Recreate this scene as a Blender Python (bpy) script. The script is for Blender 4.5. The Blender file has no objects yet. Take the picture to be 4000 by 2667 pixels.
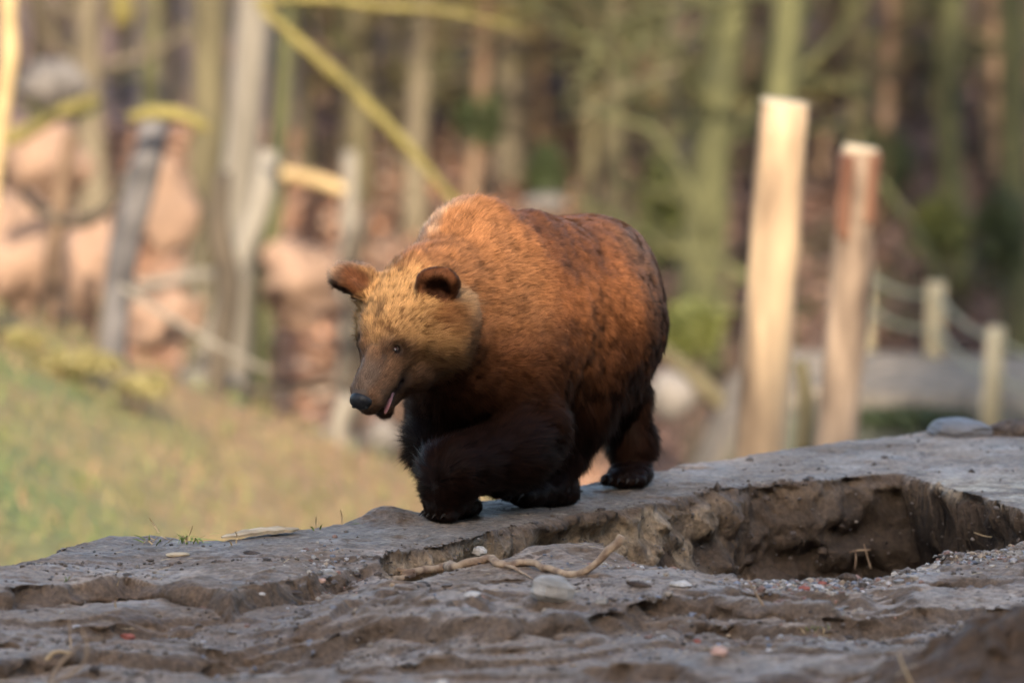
import bpy, math, random
import numpy as np
from mathutils import Vector, Matrix, noise as mnoise

S = bpy.context.scene
random.seed(7)
RNG = np.random.default_rng(7)

# ------------------------------------------------------------------ camera
PITCH = math.radians(6.0)
LENS, SENSOR = 237.3, 36.0
FPX = LENS / SENSOR * 1024.0                      # focal length in pixels of a 1024 wide picture
CAM = np.array([0.0, -25.0, 3.24])
cam_d = bpy.data.cameras.new('camera')
cam = bpy.data.objects.new('camera', cam_d)
S.collection.objects.link(cam)
cam.location = CAM
cam.rotation_euler = (math.radians(90) - PITCH, 0, 0)
cam_d.lens = LENS
cam_d.sensor_width = SENSOR
cam_d.clip_start = 0.5
cam_d.clip_end = 600
cam_d.dof.use_dof = True
cam_d.dof.focus_distance = 24.28
cam_d.dof.aperture_fstop = 1.7
S.camera = cam

# ------------------------------------------------------------------ sky and sun
SUN_AZ, SUN_EL = math.radians(-1), math.radians(25)    # azimuth: degrees left of straight behind the camera
SUNV = np.array([-math.sin(SUN_AZ) * math.cos(SUN_EL), -math.cos(SUN_AZ) * math.cos(SUN_EL), math.sin(SUN_EL)])
W = bpy.data.worlds.new('World')
S.world = W
W.use_nodes = True
nt = W.node_tree
nt.nodes.clear()
sky = nt.nodes.new('ShaderNodeTexSky')
sky.sky_type = 'NISHITA'
sky.sun_disc = False
sky.sun_elevation = SUN_EL
sky.sun_rotation = math.pi + SUN_AZ
sky.air_density = 1.0
sky.dust_density = 3.0
sky.ozone_density = 0.6
bg = nt.nodes.new('ShaderNodeBackground')
bg.inputs['Strength'].default_value = 0.15
wo = nt.nodes.new('ShaderNodeOutputWorld')
nt.links.new(sky.outputs[0], bg.inputs[0])
nt.links.new(bg.outputs[0], wo.inputs[0])
sun_d = bpy.data.lights.new('sun', 'SUN')
sun_d.energy = 3.3
sun_d.angle = math.radians(0.6)
sun_d.color = (1.0, 0.83, 0.62)
sun = bpy.data.objects.new('sun', sun_d)
S.collection.objects.link(sun)
sun.rotation_euler = Vector(SUNV).to_track_quat('Z', 'Y').to_euler()
sun.location = (-20, -20, 20)
S.view_settings.view_transform = 'Standard'
S.view_settings.look = 'None'
S.view_settings.exposure = 1.72
S.view_settings.gamma = 1.0
S.view_settings.use_curve_mapping = False
S.render.engine = 'CYCLES'
S.cycles.use_denoising = True
S.cycles.max_bounces = 6
S.cycles.diffuse_bounces = 3
S.cycles.glossy_bounces = 2
S.cycles.transparent_max_bounces = 4
S.cycles_curves.shape = 'RIBBONS'
S.cycles_curves.subdivisions = 2

# ------------------------------------------------------------------ helpers
FWD = np.array([0, math.cos(PITCH), -math.sin(PITCH)])
UPV = np.array([0, math.sin(PITCH), math.cos(PITCH)])

def P(px, py, y):
    """World point at world depth y that lies behind photograph position (px, py) (1024 x 682)."""
    d = FWD + np.array([1.0, 0, 0]) * ((px - 512) / FPX) + UPV * ((341 - py) / FPX)
    return CAM + d * ((y - CAM[1]) / d[1])

def mpp(y):
    return (y - CAM[1]) / FPX

def link(name, data, parent=None):
    o = bpy.data.objects.new(name, data)
    S.collection.objects.link(o)
    if parent is not None:
        o.parent = parent
        if parent.location.length > 0:
            o.matrix_parent_inverse = Matrix.Translation(-parent.location)
    return o

def mesh_np(verts, faces, smooth=True, name='m'):
    """verts (n,3), faces (m,3|4) arrays"""
    me = bpy.data.meshes.new(name)
    v = np.asarray(verts, dtype=np.float32)
    f = np.asarray(faces, dtype=np.int32)
    k = f.shape[1]
    me.vertices.add(len(v))
    me.vertices.foreach_set('co', v.ravel())
    me.loops.add(f.size)
    me.loops.foreach_set('vertex_index', f.ravel())
    me.polygons.add(len(f))
    me.polygons.foreach_set('loop_start', np.arange(0, f.size, k, dtype=np.int32))
    me.polygons.foreach_set('loop_total', np.full(len(f), k, dtype=np.int32))
    me.polygons.foreach_set('use_smooth', np.full(len(f), smooth, dtype=bool))
    me.update(calc_edges=True)
    return me

def set_col(me, cols, name='col'):
    a = me.attributes.new(name, 'FLOAT_COLOR', 'POINT')
    c = np.ones((len(cols), 4), dtype=np.float32)
    c[:, :3] = cols
    a.data.foreach_set('color', c.ravel())

def tag(o, label=None, cat=None, group=None, kind=None):
    if label: o['label'] = label
    if cat: o['category'] = cat
    if group: o['group'] = group
    if kind: o['kind'] = kind
    return o

def empty(name, loc, label=None, cat=None, group=None):
    o = bpy.data.objects.new(name, None)
    o.location = loc
    o.empty_display_size = 0.1
    S.collection.objects.link(o)
    return tag(o, label, cat, group)

# ---- numpy noise
def _hash(ix, iy, iz, seed):
    h = (ix * 374761393 + iy * 668265263 + iz * 2147483647 + seed * 974634777) & 0xFFFFFFFF
    h = ((h ^ (h >> 13)) * 1274126177) & 0xFFFFFFFF
    h = ((h ^ (h >> 16)) * 2246822519) & 0xFFFFFFFF
    return ((h ^ (h >> 15)) & 0xFFFFFF) / float(0xFFFFFF)

def vnoise(p, freq=1.0, seed=0):
    """value noise in [-1, 1] at points p (n,3)"""
    q = np.asarray(p, dtype=np.float64) * freq + 1000.0
    i = np.floor(q).astype(np.int64)
    f = q - i
    f = f * f * f * (f * (f * 6 - 15) + 10)
    x, y, z = i[:, 0], i[:, 1], i[:, 2]
    fx, fy, fz = f[:, 0], f[:, 1], f[:, 2]
    r = 0
    for dz in (0, 1):
        wz = fz if dz else 1 - fz
        for dy in (0, 1):
            wy = fy if dy else 1 - fy
            a = _hash(x, y + dy, z + dz, seed)
            b = _hash(x + 1, y + dy, z + dz, seed)
            r = r + wz * wy * (a + (b - a) * fx)
    return r * 2 - 1

def fbm(p, freq, octaves=4, seed=0, gain=0.5, lac=2.03):
    r, a, t = 0, 1.0, 0
    for k in range(octaves):
        r = r + a * vnoise(p, freq, seed + k * 17)
        t += a
        a *= gain
        freq *= lac
    return r / t

def sstep(a, b, x):
    t = np.clip((x - a) / (b - a), 0, 1)
    return t * t * (3 - 2 * t)

# ---- materials
def new_mat(name):
    m = bpy.data.materials.new(name)
    m.use_nodes = True
    n = m.node_tree
    b = n.nodes['Principled BSDF']
    return m, n, b

def N(n, t, **kw):
    x = n.nodes.new(t)
    for k, v in kw.items():
        setattr(x, k, v)
    return x

def noise_mat(name, c1, c2, scale=5, detail=6, rough=0.85, bump=0.3, bscale=None, bdist=0.01, c3=None, attr=None, stretch=None, spec=0.3, lo=0.35, hi=0.65, world=False):
    """procedural two or three tone material with bump; attr multiplies a colour attribute in"""
    m, n, b = new_mat(name)
    L = n.links
    tc = N(n, 'ShaderNodeNewGeometry') if world else N(n, 'ShaderNodeTexCoord')
    co = tc.outputs['Position'] if world else tc.outputs['Object']
    if stretch:
        mp = N(n, 'ShaderNodeMapping')
        mp.inputs['Scale'].default_value = stretch
        L.new(co, mp.inputs[0])
        co = mp.outputs[0]
    nz = N(n, 'ShaderNodeTexNoise')
    nz.inputs['Scale'].default_value = scale
    nz.inputs['Detail'].default_value = detail
    L.new(co, nz.inputs['Vector'])
    r = N(n, 'ShaderNodeValToRGB')
    r.color_ramp.elements[0].position = lo
    r.color_ramp.elements[1].position = hi
    r.color_ramp.elements[0].color = (*c1, 1)
    r.color_ramp.elements[1].color = (*c2, 1)
    if c3:
        e = r.color_ramp.elements.new((lo + hi) / 2)
        e.color = (*c3, 1)
    L.new(nz.outputs['Fac'], r.inputs[0])
    col = r.outputs[0]
    if attr:
        at = N(n, 'ShaderNodeAttribute', attribute_name=attr)
        mx = N(n, 'ShaderNodeMix', data_type='RGBA', blend_type='MULTIPLY')
        mx.inputs[0].default_value = 1
        L.new(col, mx.inputs[6])
        L.new(at.outputs['Color'], mx.inputs[7])
        col = mx.outputs[2]
    L.new(col, b.inputs['Base Color'])
    b.inputs['Roughness'].default_value = rough
    b.inputs['Specular IOR Level'].default_value = spec
    if bump:
        n2 = N(n, 'ShaderNodeTexNoise')
        n2.inputs['Scale'].default_value = bscale or scale * 4
        n2.inputs['Detail'].default_value = 8
        L.new(co, n2.inputs['Vector'])
        bp = N(n, 'ShaderNodeBump')
        bp.inputs['Strength'].default_value = bump
        bp.inputs['Distance'].default_value = bdist
        L.new(n2.outputs['Fac'], bp.inputs['Height'])
        L.new(bp.outputs[0], b.inputs['Normal'])
    return m
# ================================================================== the land
HSX, HSY = math.sin(SUN_AZ), math.cos(SUN_AZ)
TAN = math.tan(SUN_EL)

def G0(px, py, z=0.0):
    """where the sight line of (px, py) meets the level z"""
    d = FWD + np.array([1.0, 0, 0]) * ((px - 512) / FPX) + UPV * ((341 - py) / FPX)
    return CAM + d * ((z - CAM[2]) / d[2])

def curve(pts, z=0.0):
    q = np.array([G0(a, b, z)[:2] for a, b in pts])
    return lambda x: np.interp(x, q[:, 0], q[:, 1])

edge_far = curve([(-400, 640), (-60, 585), (0, 571), (55, 554), (75, 545), (110, 540), (222, 542), (300, 531), (370, 519), (430, 512), (520, 497), (600, 483),
                  (660, 470), (800, 447), (930, 431), (1024, 420), (1200, 405), (1500, 390)])
edge_shelf = curve([(370, 560), (385, 553), (400, 548), (440, 543), (480, 534), (520, 524), (560, 516), (620, 505), (700, 490), (760, 481), (830, 478), (900, 474),
                    (925, 481), (950, 489), (985, 499), (1024, 510), (1090, 530)])
edge_rim = curve([(370, 562), (385, 570), (405, 576), (440, 569), (480, 562), (520, 554), (560, 549), (600, 550), (640, 557), (700, 567), (790, 573), (870, 569),
                  (930, 560), (1024, 546), (1090, 532)])
pit_x = [G0(a, 560)[0] for a in (380, 398, 430, 560, 700, 800, 900, 960, 1030, 1080)]
pit_d = [0, .10, .14, .20, .36, .48, .46, .36, .18, 0]
ledge1 = curve([(-80, 606), (0, 598), (60, 588), (130, 583), (190, 590), (230, 600), (290, 583), (330, 572), (362, 560), (420, 560)])
ledge2 = curve([(-80, 662), (0, 644), (45, 637), (100, 630), (160, 632), (260, 628), (350, 618), (500, 628), (620, 612), (700, 600), (860, 606), (1100, 590)])
ledge3 = curve([(200, 618), (282, 611), (330, 607), (360, 597), (400, 600)])

def near_z(x, y):
    x = np.asarray(x, float); y = np.asarray(y, float)
    p = np.stack([x, y, x * 0], 1)
    p2 = np.stack([x * .75, y * 1.3, x * 0 + 3], 1)
    front = sstep(-.9, -1.6, y - .25 * x)
    z = .018 * fbm(p, 2.2, 4, 1) * (.4 + .6 * front)
    # trodden foreground: ledges and hollows
    h = fbm(p2, 1.3, 4, 5) * .10
    st = .035
    t = h / st
    k = np.floor(t); fr = t - k
    terr = (k + sstep(.30, .55, fr)) * st
    z += front * (terr * .42 + h * .45)
    hol = fbm(np.stack([x * .8, y * 1.6, x * 0 + 9], 1), 3.1, 3, 8)
    z -= front * .050 * sstep(.14, .48, hol)
    z += front * .020 * fbm(p2, 6, 4, 15)
    lump = fbm(p, 11, 3, 17)
    z += (.25 + .75 * front) * .012 * np.abs(lump) * sstep(-.2, .5, fbm(p, 1.7, 2, 19))
    z += front * .010 * sstep(.25, .55, vnoise(p, 16, 18)) * sstep(.0, .5, vnoise(p, 2.6, 20))
    left = sstep(-.35, -.7, x)
    for c, d, m in ((ledge1, .070, left * (x > -5)), (ledge2, .065, sstep(2.5, 1.5, x)), (ledge3, .03, sstep(-1.1, -.95, x) * sstep(-.45, -.55, x))):
        yl = c(x) + .05 * vnoise(p, 3.3, 21) + .02 * vnoise(p, 11, 22)
        z -= d * sstep(0, .06, yl - y) * sstep(1.6, .2, yl - y) * m
    # walking shelf: smooth, gently crowned
    # the eroded pit
    jag = .045 * fbm(p, 4.5, 3, 31) + .008 * vnoise(p, 18, 33)
    ys = edge_shelf(x) + jag
    yr = edge_rim(x) + .5 * jag
    D = np.interp(x, pit_x, pit_d)
    soft = .15 + .25 * sstep(.25, .7, x) * sstep(1.25, .85, x)
    wall = sstep(0, 1, (ys - y) / soft) 
    rim = sstep(0, 1, (y - yr) / .10)
    inside = wall * rim * (D > 0)
    dep = D * inside * (1 + .18 * fbm(p, 5, 3, 35))
    z -= dep
    # far bank falling into the hollow behind
    ye = edge_far(x) + .06 * fbm(p, 2.5, 3, 41) + .02 * vnoise(p, 14, 42)
    q = np.clip(y - ye, 0, None)
    z -= sstep(0, .5, q) * .28 + np.clip(q - .15, 0, None) * .75
    # raised crumbly lip at the left end of the ridge
    z += .035 * np.exp(-((x + 1.33) / .22) ** 2 - ((y + .85) / .16) ** 2)
    z += .05 * np.exp(-((x + .50) / .16) ** 2 - ((y + .38) / .10) ** 2)
    z += .030 * np.exp(-((x + .66) / .25) ** 2 - ((y + 1.25) / .25) ** 2)
    # low swelling in front of the pit
    z += .030 * np.exp(-((x - .28) / .35) ** 2 - ((y + 1.30) / .16) ** 2)
    # dark clod heap close to the camera, lower right
    hm = np.interp(x, [1.02, 1.10, 1.16, 1.30, 1.36, 1.42, 1.48, 1.60, 2.2], [0, .04, .09, .12, .15, .20, .23, .26, .25])
    z += hm * np.exp(-((y + 4.62) / .30) ** 2) * (1 + .35 * fbm(p, 6.5, 4, 51) + .30 * np.abs(vnoise(p, 13, 52)))
    # hoof and paw sized dents everywhere
    z -= .010 * sstep(.35, .7, vnoise(p, 5.5, 55)) * (1 - front)
    # fine roughness
    z += .0045 * fbm(p, 34, 3, 61) * (1 + 1.5 * sstep(.05, .2, dep))
    return z, dep, front, hm * np.exp(-((y + 4.62) / .34) ** 2), q

NXg, NYg = 560, 1280
gx = np.linspace(-3.1, 3.1, NXg)
gy = np.concatenate([np.linspace(-6.2, -2.2, 400, endpoint=False), np.linspace(-2.2, 1.4, 780, endpoint=False), np.linspace(1.4, 3.6, 100)])
GX, GY = np.meshgrid(gx, gy)
gz, gdep, gfront, gmound, gq = near_z(GX.ravel(), GY.ravel())
GZ = gz.reshape(GX.shape)
_gy, _gx = np.gradient(GZ, gy, gx)
sl = np.hypot(_gy, _gx).ravel()
def _blur(a, k):
    for ax in (0, 1):
        c_ = np.cumsum(np.pad(a, [(k + 1, k) if q == ax else (0, 0) for q in (0, 1)], mode='edge'), axis=ax)
        a = (np.take(c_, range(2 * k + 1, c_.shape[ax]), ax) - np.take(c_, range(0, c_.shape[ax] - 2 * k - 1), ax)) / (2 * k + 1)
    return a
_gy, _gx = _blur(_blur(_gy, 7), 7).ravel(), _blur(_blur(_gx, 4), 4).ravel()
_gn = np.hypot(_gx, _gy) + .05
_gx, _gy = _gx / _gn, _gy / _gn
V = np.stack([GX.ravel(), GY.ravel(), gz], 1)
wf = sstep(.02, 1, gdep / np.maximum(np.interp(V[:, 0], pit_x, pit_d), .02)) * (V[:, 1] > .5 * (edge_shelf(V[:, 0]) + edge_rim(V[:, 0])))
V[:, 1] += wf * .10 * _gy
V[:, 0] += wf * .10 * _gx
stp = sstep(.5, 1.6, sl)
V0 = V.copy()
_s = .11 * fbm(V0 * np.array([1, 1, 1.7]), 6.0, 5, 70, .52)
V[:, 0] += stp * _s * _gx
V[:, 1] += stp * _s * _gy
V[:, 2] += stp * .035 * fbm(V0 * np.array([1, 1, 1.7]), 7.5, 4, 72)
V[:, 2] += sstep(.3, 1.2, sl) * .012 * fbm(V, 32, 2, 77)
ii = (np.arange(NYg - 1)[:, None] * NXg + np.arange(NXg - 1)[None, :]).ravel()
gme = mesh_np(V, np.stack([ii, ii + 1, ii + NXg + 1, ii + NXg], 1), True, 'ground')
# soil colours: dried grey mud on the flat, raw brown earth where it has broken away
n1 = fbm(V, 2.2, 4, 81); n2 = fbm(V, 9, 4, 82); n3 = vnoise(V, 45, 83)
c = mixc_ = None
def mixc(c, d, w):
    d = np.asarray(d, float)
    return c * (1 - w[:, None]) + (d[None, :] if d.ndim == 1 else d) * w[:, None]
c = np.tile([.200, .158, .128], (len(V), 1))
c = mixc(c, [.145, .105, .076], sstep(-.2, .5, n1 + .4 * n2))
c = mixc(c, [.265, .215, .178], sstep(.1, .6, -n1 + .5 * n2) * .6)
c = mixc(c, [.140, .115, .095], sstep(.3, .0, gfront) * sstep(-2.2, -.6, V[:, 0]) * sstep(.9, .4, V[:, 0]) * .8)
raw = sstep(.22, .75, sl + .30 * n2)
c = mixc(c, [.078, .050, .031], raw * .85)
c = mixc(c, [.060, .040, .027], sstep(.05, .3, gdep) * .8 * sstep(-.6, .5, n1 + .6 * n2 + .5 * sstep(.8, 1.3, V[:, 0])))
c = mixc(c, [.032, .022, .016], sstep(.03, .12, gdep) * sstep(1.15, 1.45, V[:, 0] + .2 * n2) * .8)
tanw = raw * sstep(.01, .05, gdep) * sstep(.20, .10, gdep) * sstep(.5, -.1, n1 + .0 * V[:, 0])
tanw = np.maximum(tanw, sstep(.02, .06, gdep) * np.exp(-((V[:, 0] + .27) / .13) ** 2) * sstep(-.3, .2, n2 + .2))
tanw = np.maximum(tanw, .8 * sstep(.02, .06, gdep) * sstep(-.05, .2, V[:, 0]) * sstep(1.05, .7, V[:, 0]) * sstep(-.35, .25, n2))
tanw = tanw * (1 - .85 * sstep(.62, .95, V[:, 0] + .12 * n2))
c = mixc(c, [.29, .22, .15], tanw)
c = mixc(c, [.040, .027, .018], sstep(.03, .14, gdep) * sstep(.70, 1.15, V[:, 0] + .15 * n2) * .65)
sandy = sstep(1.35, 1.6, V[:, 0]) * sstep(.9, .4, V[:, 1] - .5 * (V[:, 0] - 1.5)) * sstep(-.4, .1, V[:, 1]) * sstep(.03, .0, gdep)
c = mixc(c, [.33, .285, .225], sandy * sstep(-.4, .2, n2) * .8)
c = mixc(c, [.060, .036, .020], sstep(.03, .10, gmound))
c = mixc(c, [.085, .062, .045], sstep(.10, .55, fbm(V, 14, 3, 88)) * .55)
c = mixc(c, [.30, .265, .225], sstep(.25, .7, fbm(V, 20, 3, 89)) * .45 * (1 - raw))
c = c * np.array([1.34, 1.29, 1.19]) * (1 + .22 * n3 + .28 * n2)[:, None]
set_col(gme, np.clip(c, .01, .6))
m_mud, n_, b_ = new_mat('mud')
L_ = n_.links
at = N(n_, 'ShaderNodeAttribute', attribute_name='col')
ge = N(n_, 'ShaderNodeNewGeometry')
na = N(n_, 'ShaderNodeTexNoise'); na.inputs['Scale'].default_value = 55; na.inputs['Detail'].default_value = 9; na.inputs['Roughness'].default_value = .65
nb = N(n_, 'ShaderNodeTexNoise'); nb.inputs['Scale'].default_value = 3.2; nb.inputs['Detail'].default_value = 5
for q_ in (na, nb): L_.new(ge.outputs['Position'], q_.inputs['Vector'])
rp = N(n_, 'ShaderNodeMapRange'); rp.inputs[1].default_value = .3; rp.inputs[2].default_value = .7; rp.inputs[3].default_value = .50; rp.inputs[4].default_value = 1.5
L_.new(na.outputs['Fac'], rp.inputs[0])
mx = N(n_, 'ShaderNodeMix', data_type='RGBA', blend_type='MULTIPLY'); mx.inputs[0].default_value = 1
L_.new(at.outputs['Color'], mx.inputs[6]); L_.new(rp.outputs[0], mx.inputs[7]); L_.new(mx.outputs[2], b_.inputs['Base Color'])
rr = N(n_, 'ShaderNodeMapRange'); rr.inputs[1].default_value = .35; rr.inputs[2].default_value = .65; rr.inputs[3].default_value = .50; rr.inputs[4].default_value = .85
L_.new(nb.outputs['Fac'], rr.inputs[0]); L_.new(rr.outputs[0], b_.inputs['Roughness'])
b_.inputs['Specular IOR Level'].default_value = .45
bp = N(n_, 'ShaderNodeBump'); bp.inputs['Strength'].default_value = 1; bp.inputs['Distance'].default_value = .014
L_.new(na.outputs['Fac'], bp.inputs['Height']); L_.new(bp.outputs[0], b_.inputs['Normal'])
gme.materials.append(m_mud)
ground = tag(link('ground', gme), kind='structure')

def gz_at(x, y):
    j = np.clip(np.searchsorted(gy, y) - 1, 0, NYg - 2); i = np.clip(((x - gx[0]) / (gx[1] - gx[0])).astype(int) if hasattr(x, 'astype') else int((x - gx[0]) / (gx[1] - gx[0])), 0, NXg - 2)
    fx = (x - gx[i]) / (gx[1] - gx[0]); fy = (y - gy[j]) / (gy[j + 1] - gy[j])
    return (GZ[j, i] * (1 - fx) + GZ[j, i + 1] * fx) * (1 - fy) + (GZ[j + 1, i] * (1 - fx) + GZ[j + 1, i + 1] * fx) * fy

def on_ground(px, py):
    """point of the near ground seen at (px, py)"""
    d = FWD + np.array([1.0, 0, 0]) * ((px - 512) / FPX) + UPV * ((341 - py) / FPX)
    for y in np.arange(-6.0, 3.4, .01):
        p = CAM + d * ((y - CAM[1]) / d[1])
        if p[2] <= gz_at(p[0], p[1]):
            return p
    return G0(px, py)

# ---- the wide land: valley, grass slope, wooded hillside, and an unseen hill added behind the camera to cast shade
CREST = .20
def shade_crest(L):  # crest of the added hill, shaped by where its shadow should fall
    e = np.interp(L, [-60, -3, -1.2, .75, 1.15, 1.3, 2.3, 3.0, 4.2, 60], [.9, .5, CREST, CREST, 1.6, 4.3, 4.9, 9, 15, 18])
    q = np.stack([L, L * 0, L * 0], 1)
    return e + sstep(2.6, 3.6, L) * (2.5 * vnoise(q, 1.1, 3) + 1.5 * vnoise(q, 2.3, 4)) + sstep(1.15, 1.3, L) * .5 * vnoise(q, 5, 5)

def far_z(x, y):
    x = np.asarray(x, float); y = np.asarray(y, float)
    p = np.stack([x, y, x * 0], 1)
    ye = edge_far(x)
    # valley behind the bank
    zl = np.clip(-1.35 - .40 * (x + 3.4), -3.3, -.6)
    right = sstep(.8, 1.8, x)
    zr = -3.0
    zv = zl * (1 - right) + zr * right
    fall = sstep(0, 7, y - ye)
    z = fall * zv
    z = z - .0
    # beyond the grass slope the land drops, then the hillside climbs
    base = -4.1 + .195 * np.clip(y - 30, 0, 60) + .25 * fbm(p, .25, 3, 91)
    bank = -1.80 - .03 * (x - 2)                        # the terrace the path runs on
    dr = sstep(20.5, 24.5, y) * (1 - right)
    z = z * (1 - dr) + base * dr
    dr = sstep(19.4, 20.2, y) * right
    z = z * (1 - dr) + bank * dr
    dr = sstep(22.5, 27, y) * right
    z = z * (1 - dr) + base * dr
    z += sstep(4, 9, y) * .05 * fbm(p, .9, 3, 93)
    # towards and behind the camera
    c = np.clip(-6.5 - y, 0, None)
    z += np.where(y < -6.5, np.minimum(.088 * c, 1.6), 0)
    a = x * HSX + y * HSY
    L = x * HSY - y * HSX
    H = shade_crest(L) + 60 * TAN
    z = np.where(a < -32, z + (H - z) * sstep(-36, -60, a), z)
    return z

fx_ = np.concatenate([np.arange(-110, -8, 1.5), np.arange(-8, 24, .25), np.arange(24, 111, 1.5)])
fy_ = np.concatenate([np.arange(-110, -7, 1.2), np.arange(-7, 50, .25), np.arange(50, 131, 2.0)])
FX, FY = np.meshgrid(fx_, fy_)
fz = far_z(FX.ravel(), FY.ravel())
X_, Y_ = FX.ravel(), FY.ravel()
under = (np.abs(X_) < 2.8) & (Y_ > -5.9) & (Y_ < 3.3)
fz = np.where(under, np.minimum(fz, -.2) - 1.2 - np.clip(Y_ - edge_far(X_), 0, 9) * .7, fz - .02)
V = np.stack([X_, Y_, fz], 1)
n1 = fbm(V, .35, 4, 101); n2 = fbm(V, 1.3, 4, 102); n3 = fbm(V, 4.5, 3, 103)
c = np.tile([.150, .125, .105], (len(V), 1))
hill = sstep(21, 25, Y_)
litter = np.tile([.125, .075, .058], (len(V), 1))
litter = mixc(litter, [.060, .042, .034], sstep(.0, .45, n2))
litter = mixc(litter, [.075, .080, .028], sstep(.15, .5, n1) * sstep(0, 2, X_))
bright = sstep(.4, -1.6, X_ + .5 * n2) * sstep(44, 38, Y_)  # sunlit left side and shaded wood put into the litter colour
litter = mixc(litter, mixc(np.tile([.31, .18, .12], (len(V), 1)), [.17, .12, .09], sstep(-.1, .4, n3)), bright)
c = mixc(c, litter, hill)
gr = sstep(4, 7, Y_) * sstep(24, 21, Y_)
gc = np.tile([.215, .160, .085], (len(V), 1))
gc = mixc(gc, [.100, .150, .042], np.maximum(sstep(-.0, .4, 1.4 * n1 + .25 * n2), .8 * np.exp(-((Y_ - 13) / 2.2) ** 2)))
gc = mixc(gc, [.25, .150, .090], sstep(-1.9, -.9, X_ + .5 * n2 + .12 * (Y_ - 12)) * .8)
gc = mixc(gc, [.105, .140, .045], np.exp(-((X_ + 2.6 + .1 * (Y_ - 12)) / .45) ** 2) * sstep(-.5, .3, n2) * .8)
gc = mixc(gc, [.26, .160, .095], sstep(.05, .5, -n1 + .4 * n3) * .7)
c = mixc(c, gc * np.array([.86, .84, .62]), gr)
c = mixc(c, [.085, .080, .050], sstep(.6, 1.6, X_) * gr)
c = mixc(c, [.030, .040, .028], sstep(18.8, 19.3, Y_) * sstep(20.3, 19.9, Y_) * sstep(1, 1.8, X_))  # dark ivy tone, with shade below the path edge put in
c = mixc(c, [.18, .145, .105], sstep(19.9, 20.3, Y_) * sstep(22.6, 22.2, Y_) * sstep(.9, 1.5, X_))
ii = (np.arange(len(fy_) - 1)[:, None] * len(fx_) + np.arange(len(fx_) - 1)[None, :]).ravel()
NF = len(fx_)
fme = mesh_np(V, np.stack([ii, ii + 1, ii + NF + 1, ii + NF], 1), True, 'hillside')
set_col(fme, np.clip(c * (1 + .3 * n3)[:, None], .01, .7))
m_far, n_, b_ = new_mat('valley_soil')
at = N(n_, 'ShaderNodeAttribute', attribute_name='col'); ge = N(n_, 'ShaderNodeNewGeometry')
na = N(n_, 'ShaderNodeTexNoise'); na.inputs['Scale'].default_value = 9; na.inputs['Detail'].default_value = 8
n_.links.new(ge.outputs['Position'], na.inputs['Vector'])
rp = N(n_, 'ShaderNodeMapRange'); rp.inputs[1].default_value = .3; rp.inputs[2].default_value = .7; rp.inputs[3].default_value = .5; rp.inputs[4].default_value = 1.5
n_.links.new(na.outputs['Fac'], rp.inputs[0])
mx = N(n_, 'ShaderNodeMix', data_type='RGBA', blend_type='MULTIPLY'); mx.inputs[0].default_value = 1
n_.links.new(at.outputs['Color'], mx.inputs[6]); n_.links.new(rp.outputs[0], mx.inputs[7]); n_.links.new(mx.outputs[2], b_.inputs['Base Color'])
b_.inputs['Roughness'].default_value = .9
bp = N(n_, 'ShaderNodeBump'); bp.inputs['Strength'].default_value = 1; bp.inputs['Distance'].default_value = .08
n_.links.new(na.outputs['Fac'], bp.inputs['Height']); n_.links.new(bp.outputs[0], b_.inputs['Normal'])
fme.materials.append(m_far)
tag(link('hillside', fme), kind='structure')

def fz_at(x, y):
    return float(far_z([x], [y])[0]) - .02
# ================================================================== the wood behind, all well out of focus
def tube(pts, radii, n=9, rough=0.0, seed=0, cap=True, squash=None):
    """tapered tube along points with uneven skin; returns verts, quads"""
    pts = np.asarray(pts, float); R = np.asarray(radii, float)
    m = len(pts)
    T = np.gradient(pts, axis=0); T /= np.linalg.norm(T, axis=1, keepdims=True) + 1e-9
    ref = np.array([0.3, 0.9, 0.2])
    V, F = [], []
    for j in range(m):
        a = nrm_(np.cross(T[j], ref)); b = np.cross(T[j], a)
        for i in range(n):
            t = 2 * math.pi * i / n
            V.append(pts[j] + (a * math.cos(t) + b * math.sin(t)) * R[j])
    V = np.array(V)
    if rough:
        c = np.repeat(pts, n, 0)
        f_ = 1.2 / max(R.max(), 1e-4)
        k = 1 + rough * fbm(V * np.array([1, 1, .45]), f_, 3, seed)
        V = c + (V - c) * k[:, None]
    for j in range(m - 1):
        for i in range(n):
            i2 = (i + 1) % n
            F.append([j * n + i, j * n + i2, (j + 1) * n + i2, (j + 1) * n + i])
    if cap:
        base = len(V)
        V = np.vstack([V, pts[:1], pts[-1:]])
        for i in range(n):
            i2 = (i + 1) % n
            F.append([base, i2, i, base])
            F.append([base + 1, (m - 1) * n + i, (m - 1) * n + i2, base + 1])
    return V, F

def nrm_(v):
    return v / (np.linalg.norm(v) + 1e-9)

def obj_tube(name, parts, mat, parent=None, smooth=True):
    V, F, o = [], [], 0
    for v, f in parts:
        V.append(v); F += [[q + o for q in g] for g in f]; o += len(v)
    V = np.vstack(V)
    me = bpy.data.meshes.new(name)
    F = [(g[0], g[1], g[2]) if g[0] == g[3] else tuple(g) for g in F]
    me.from_pydata(V.tolist(), [], F)
    me.polygons.foreach_set('use_smooth', [smooth] * len(me.polygons))
    me.materials.append(mat)
    return link(name, me, parent)

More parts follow.
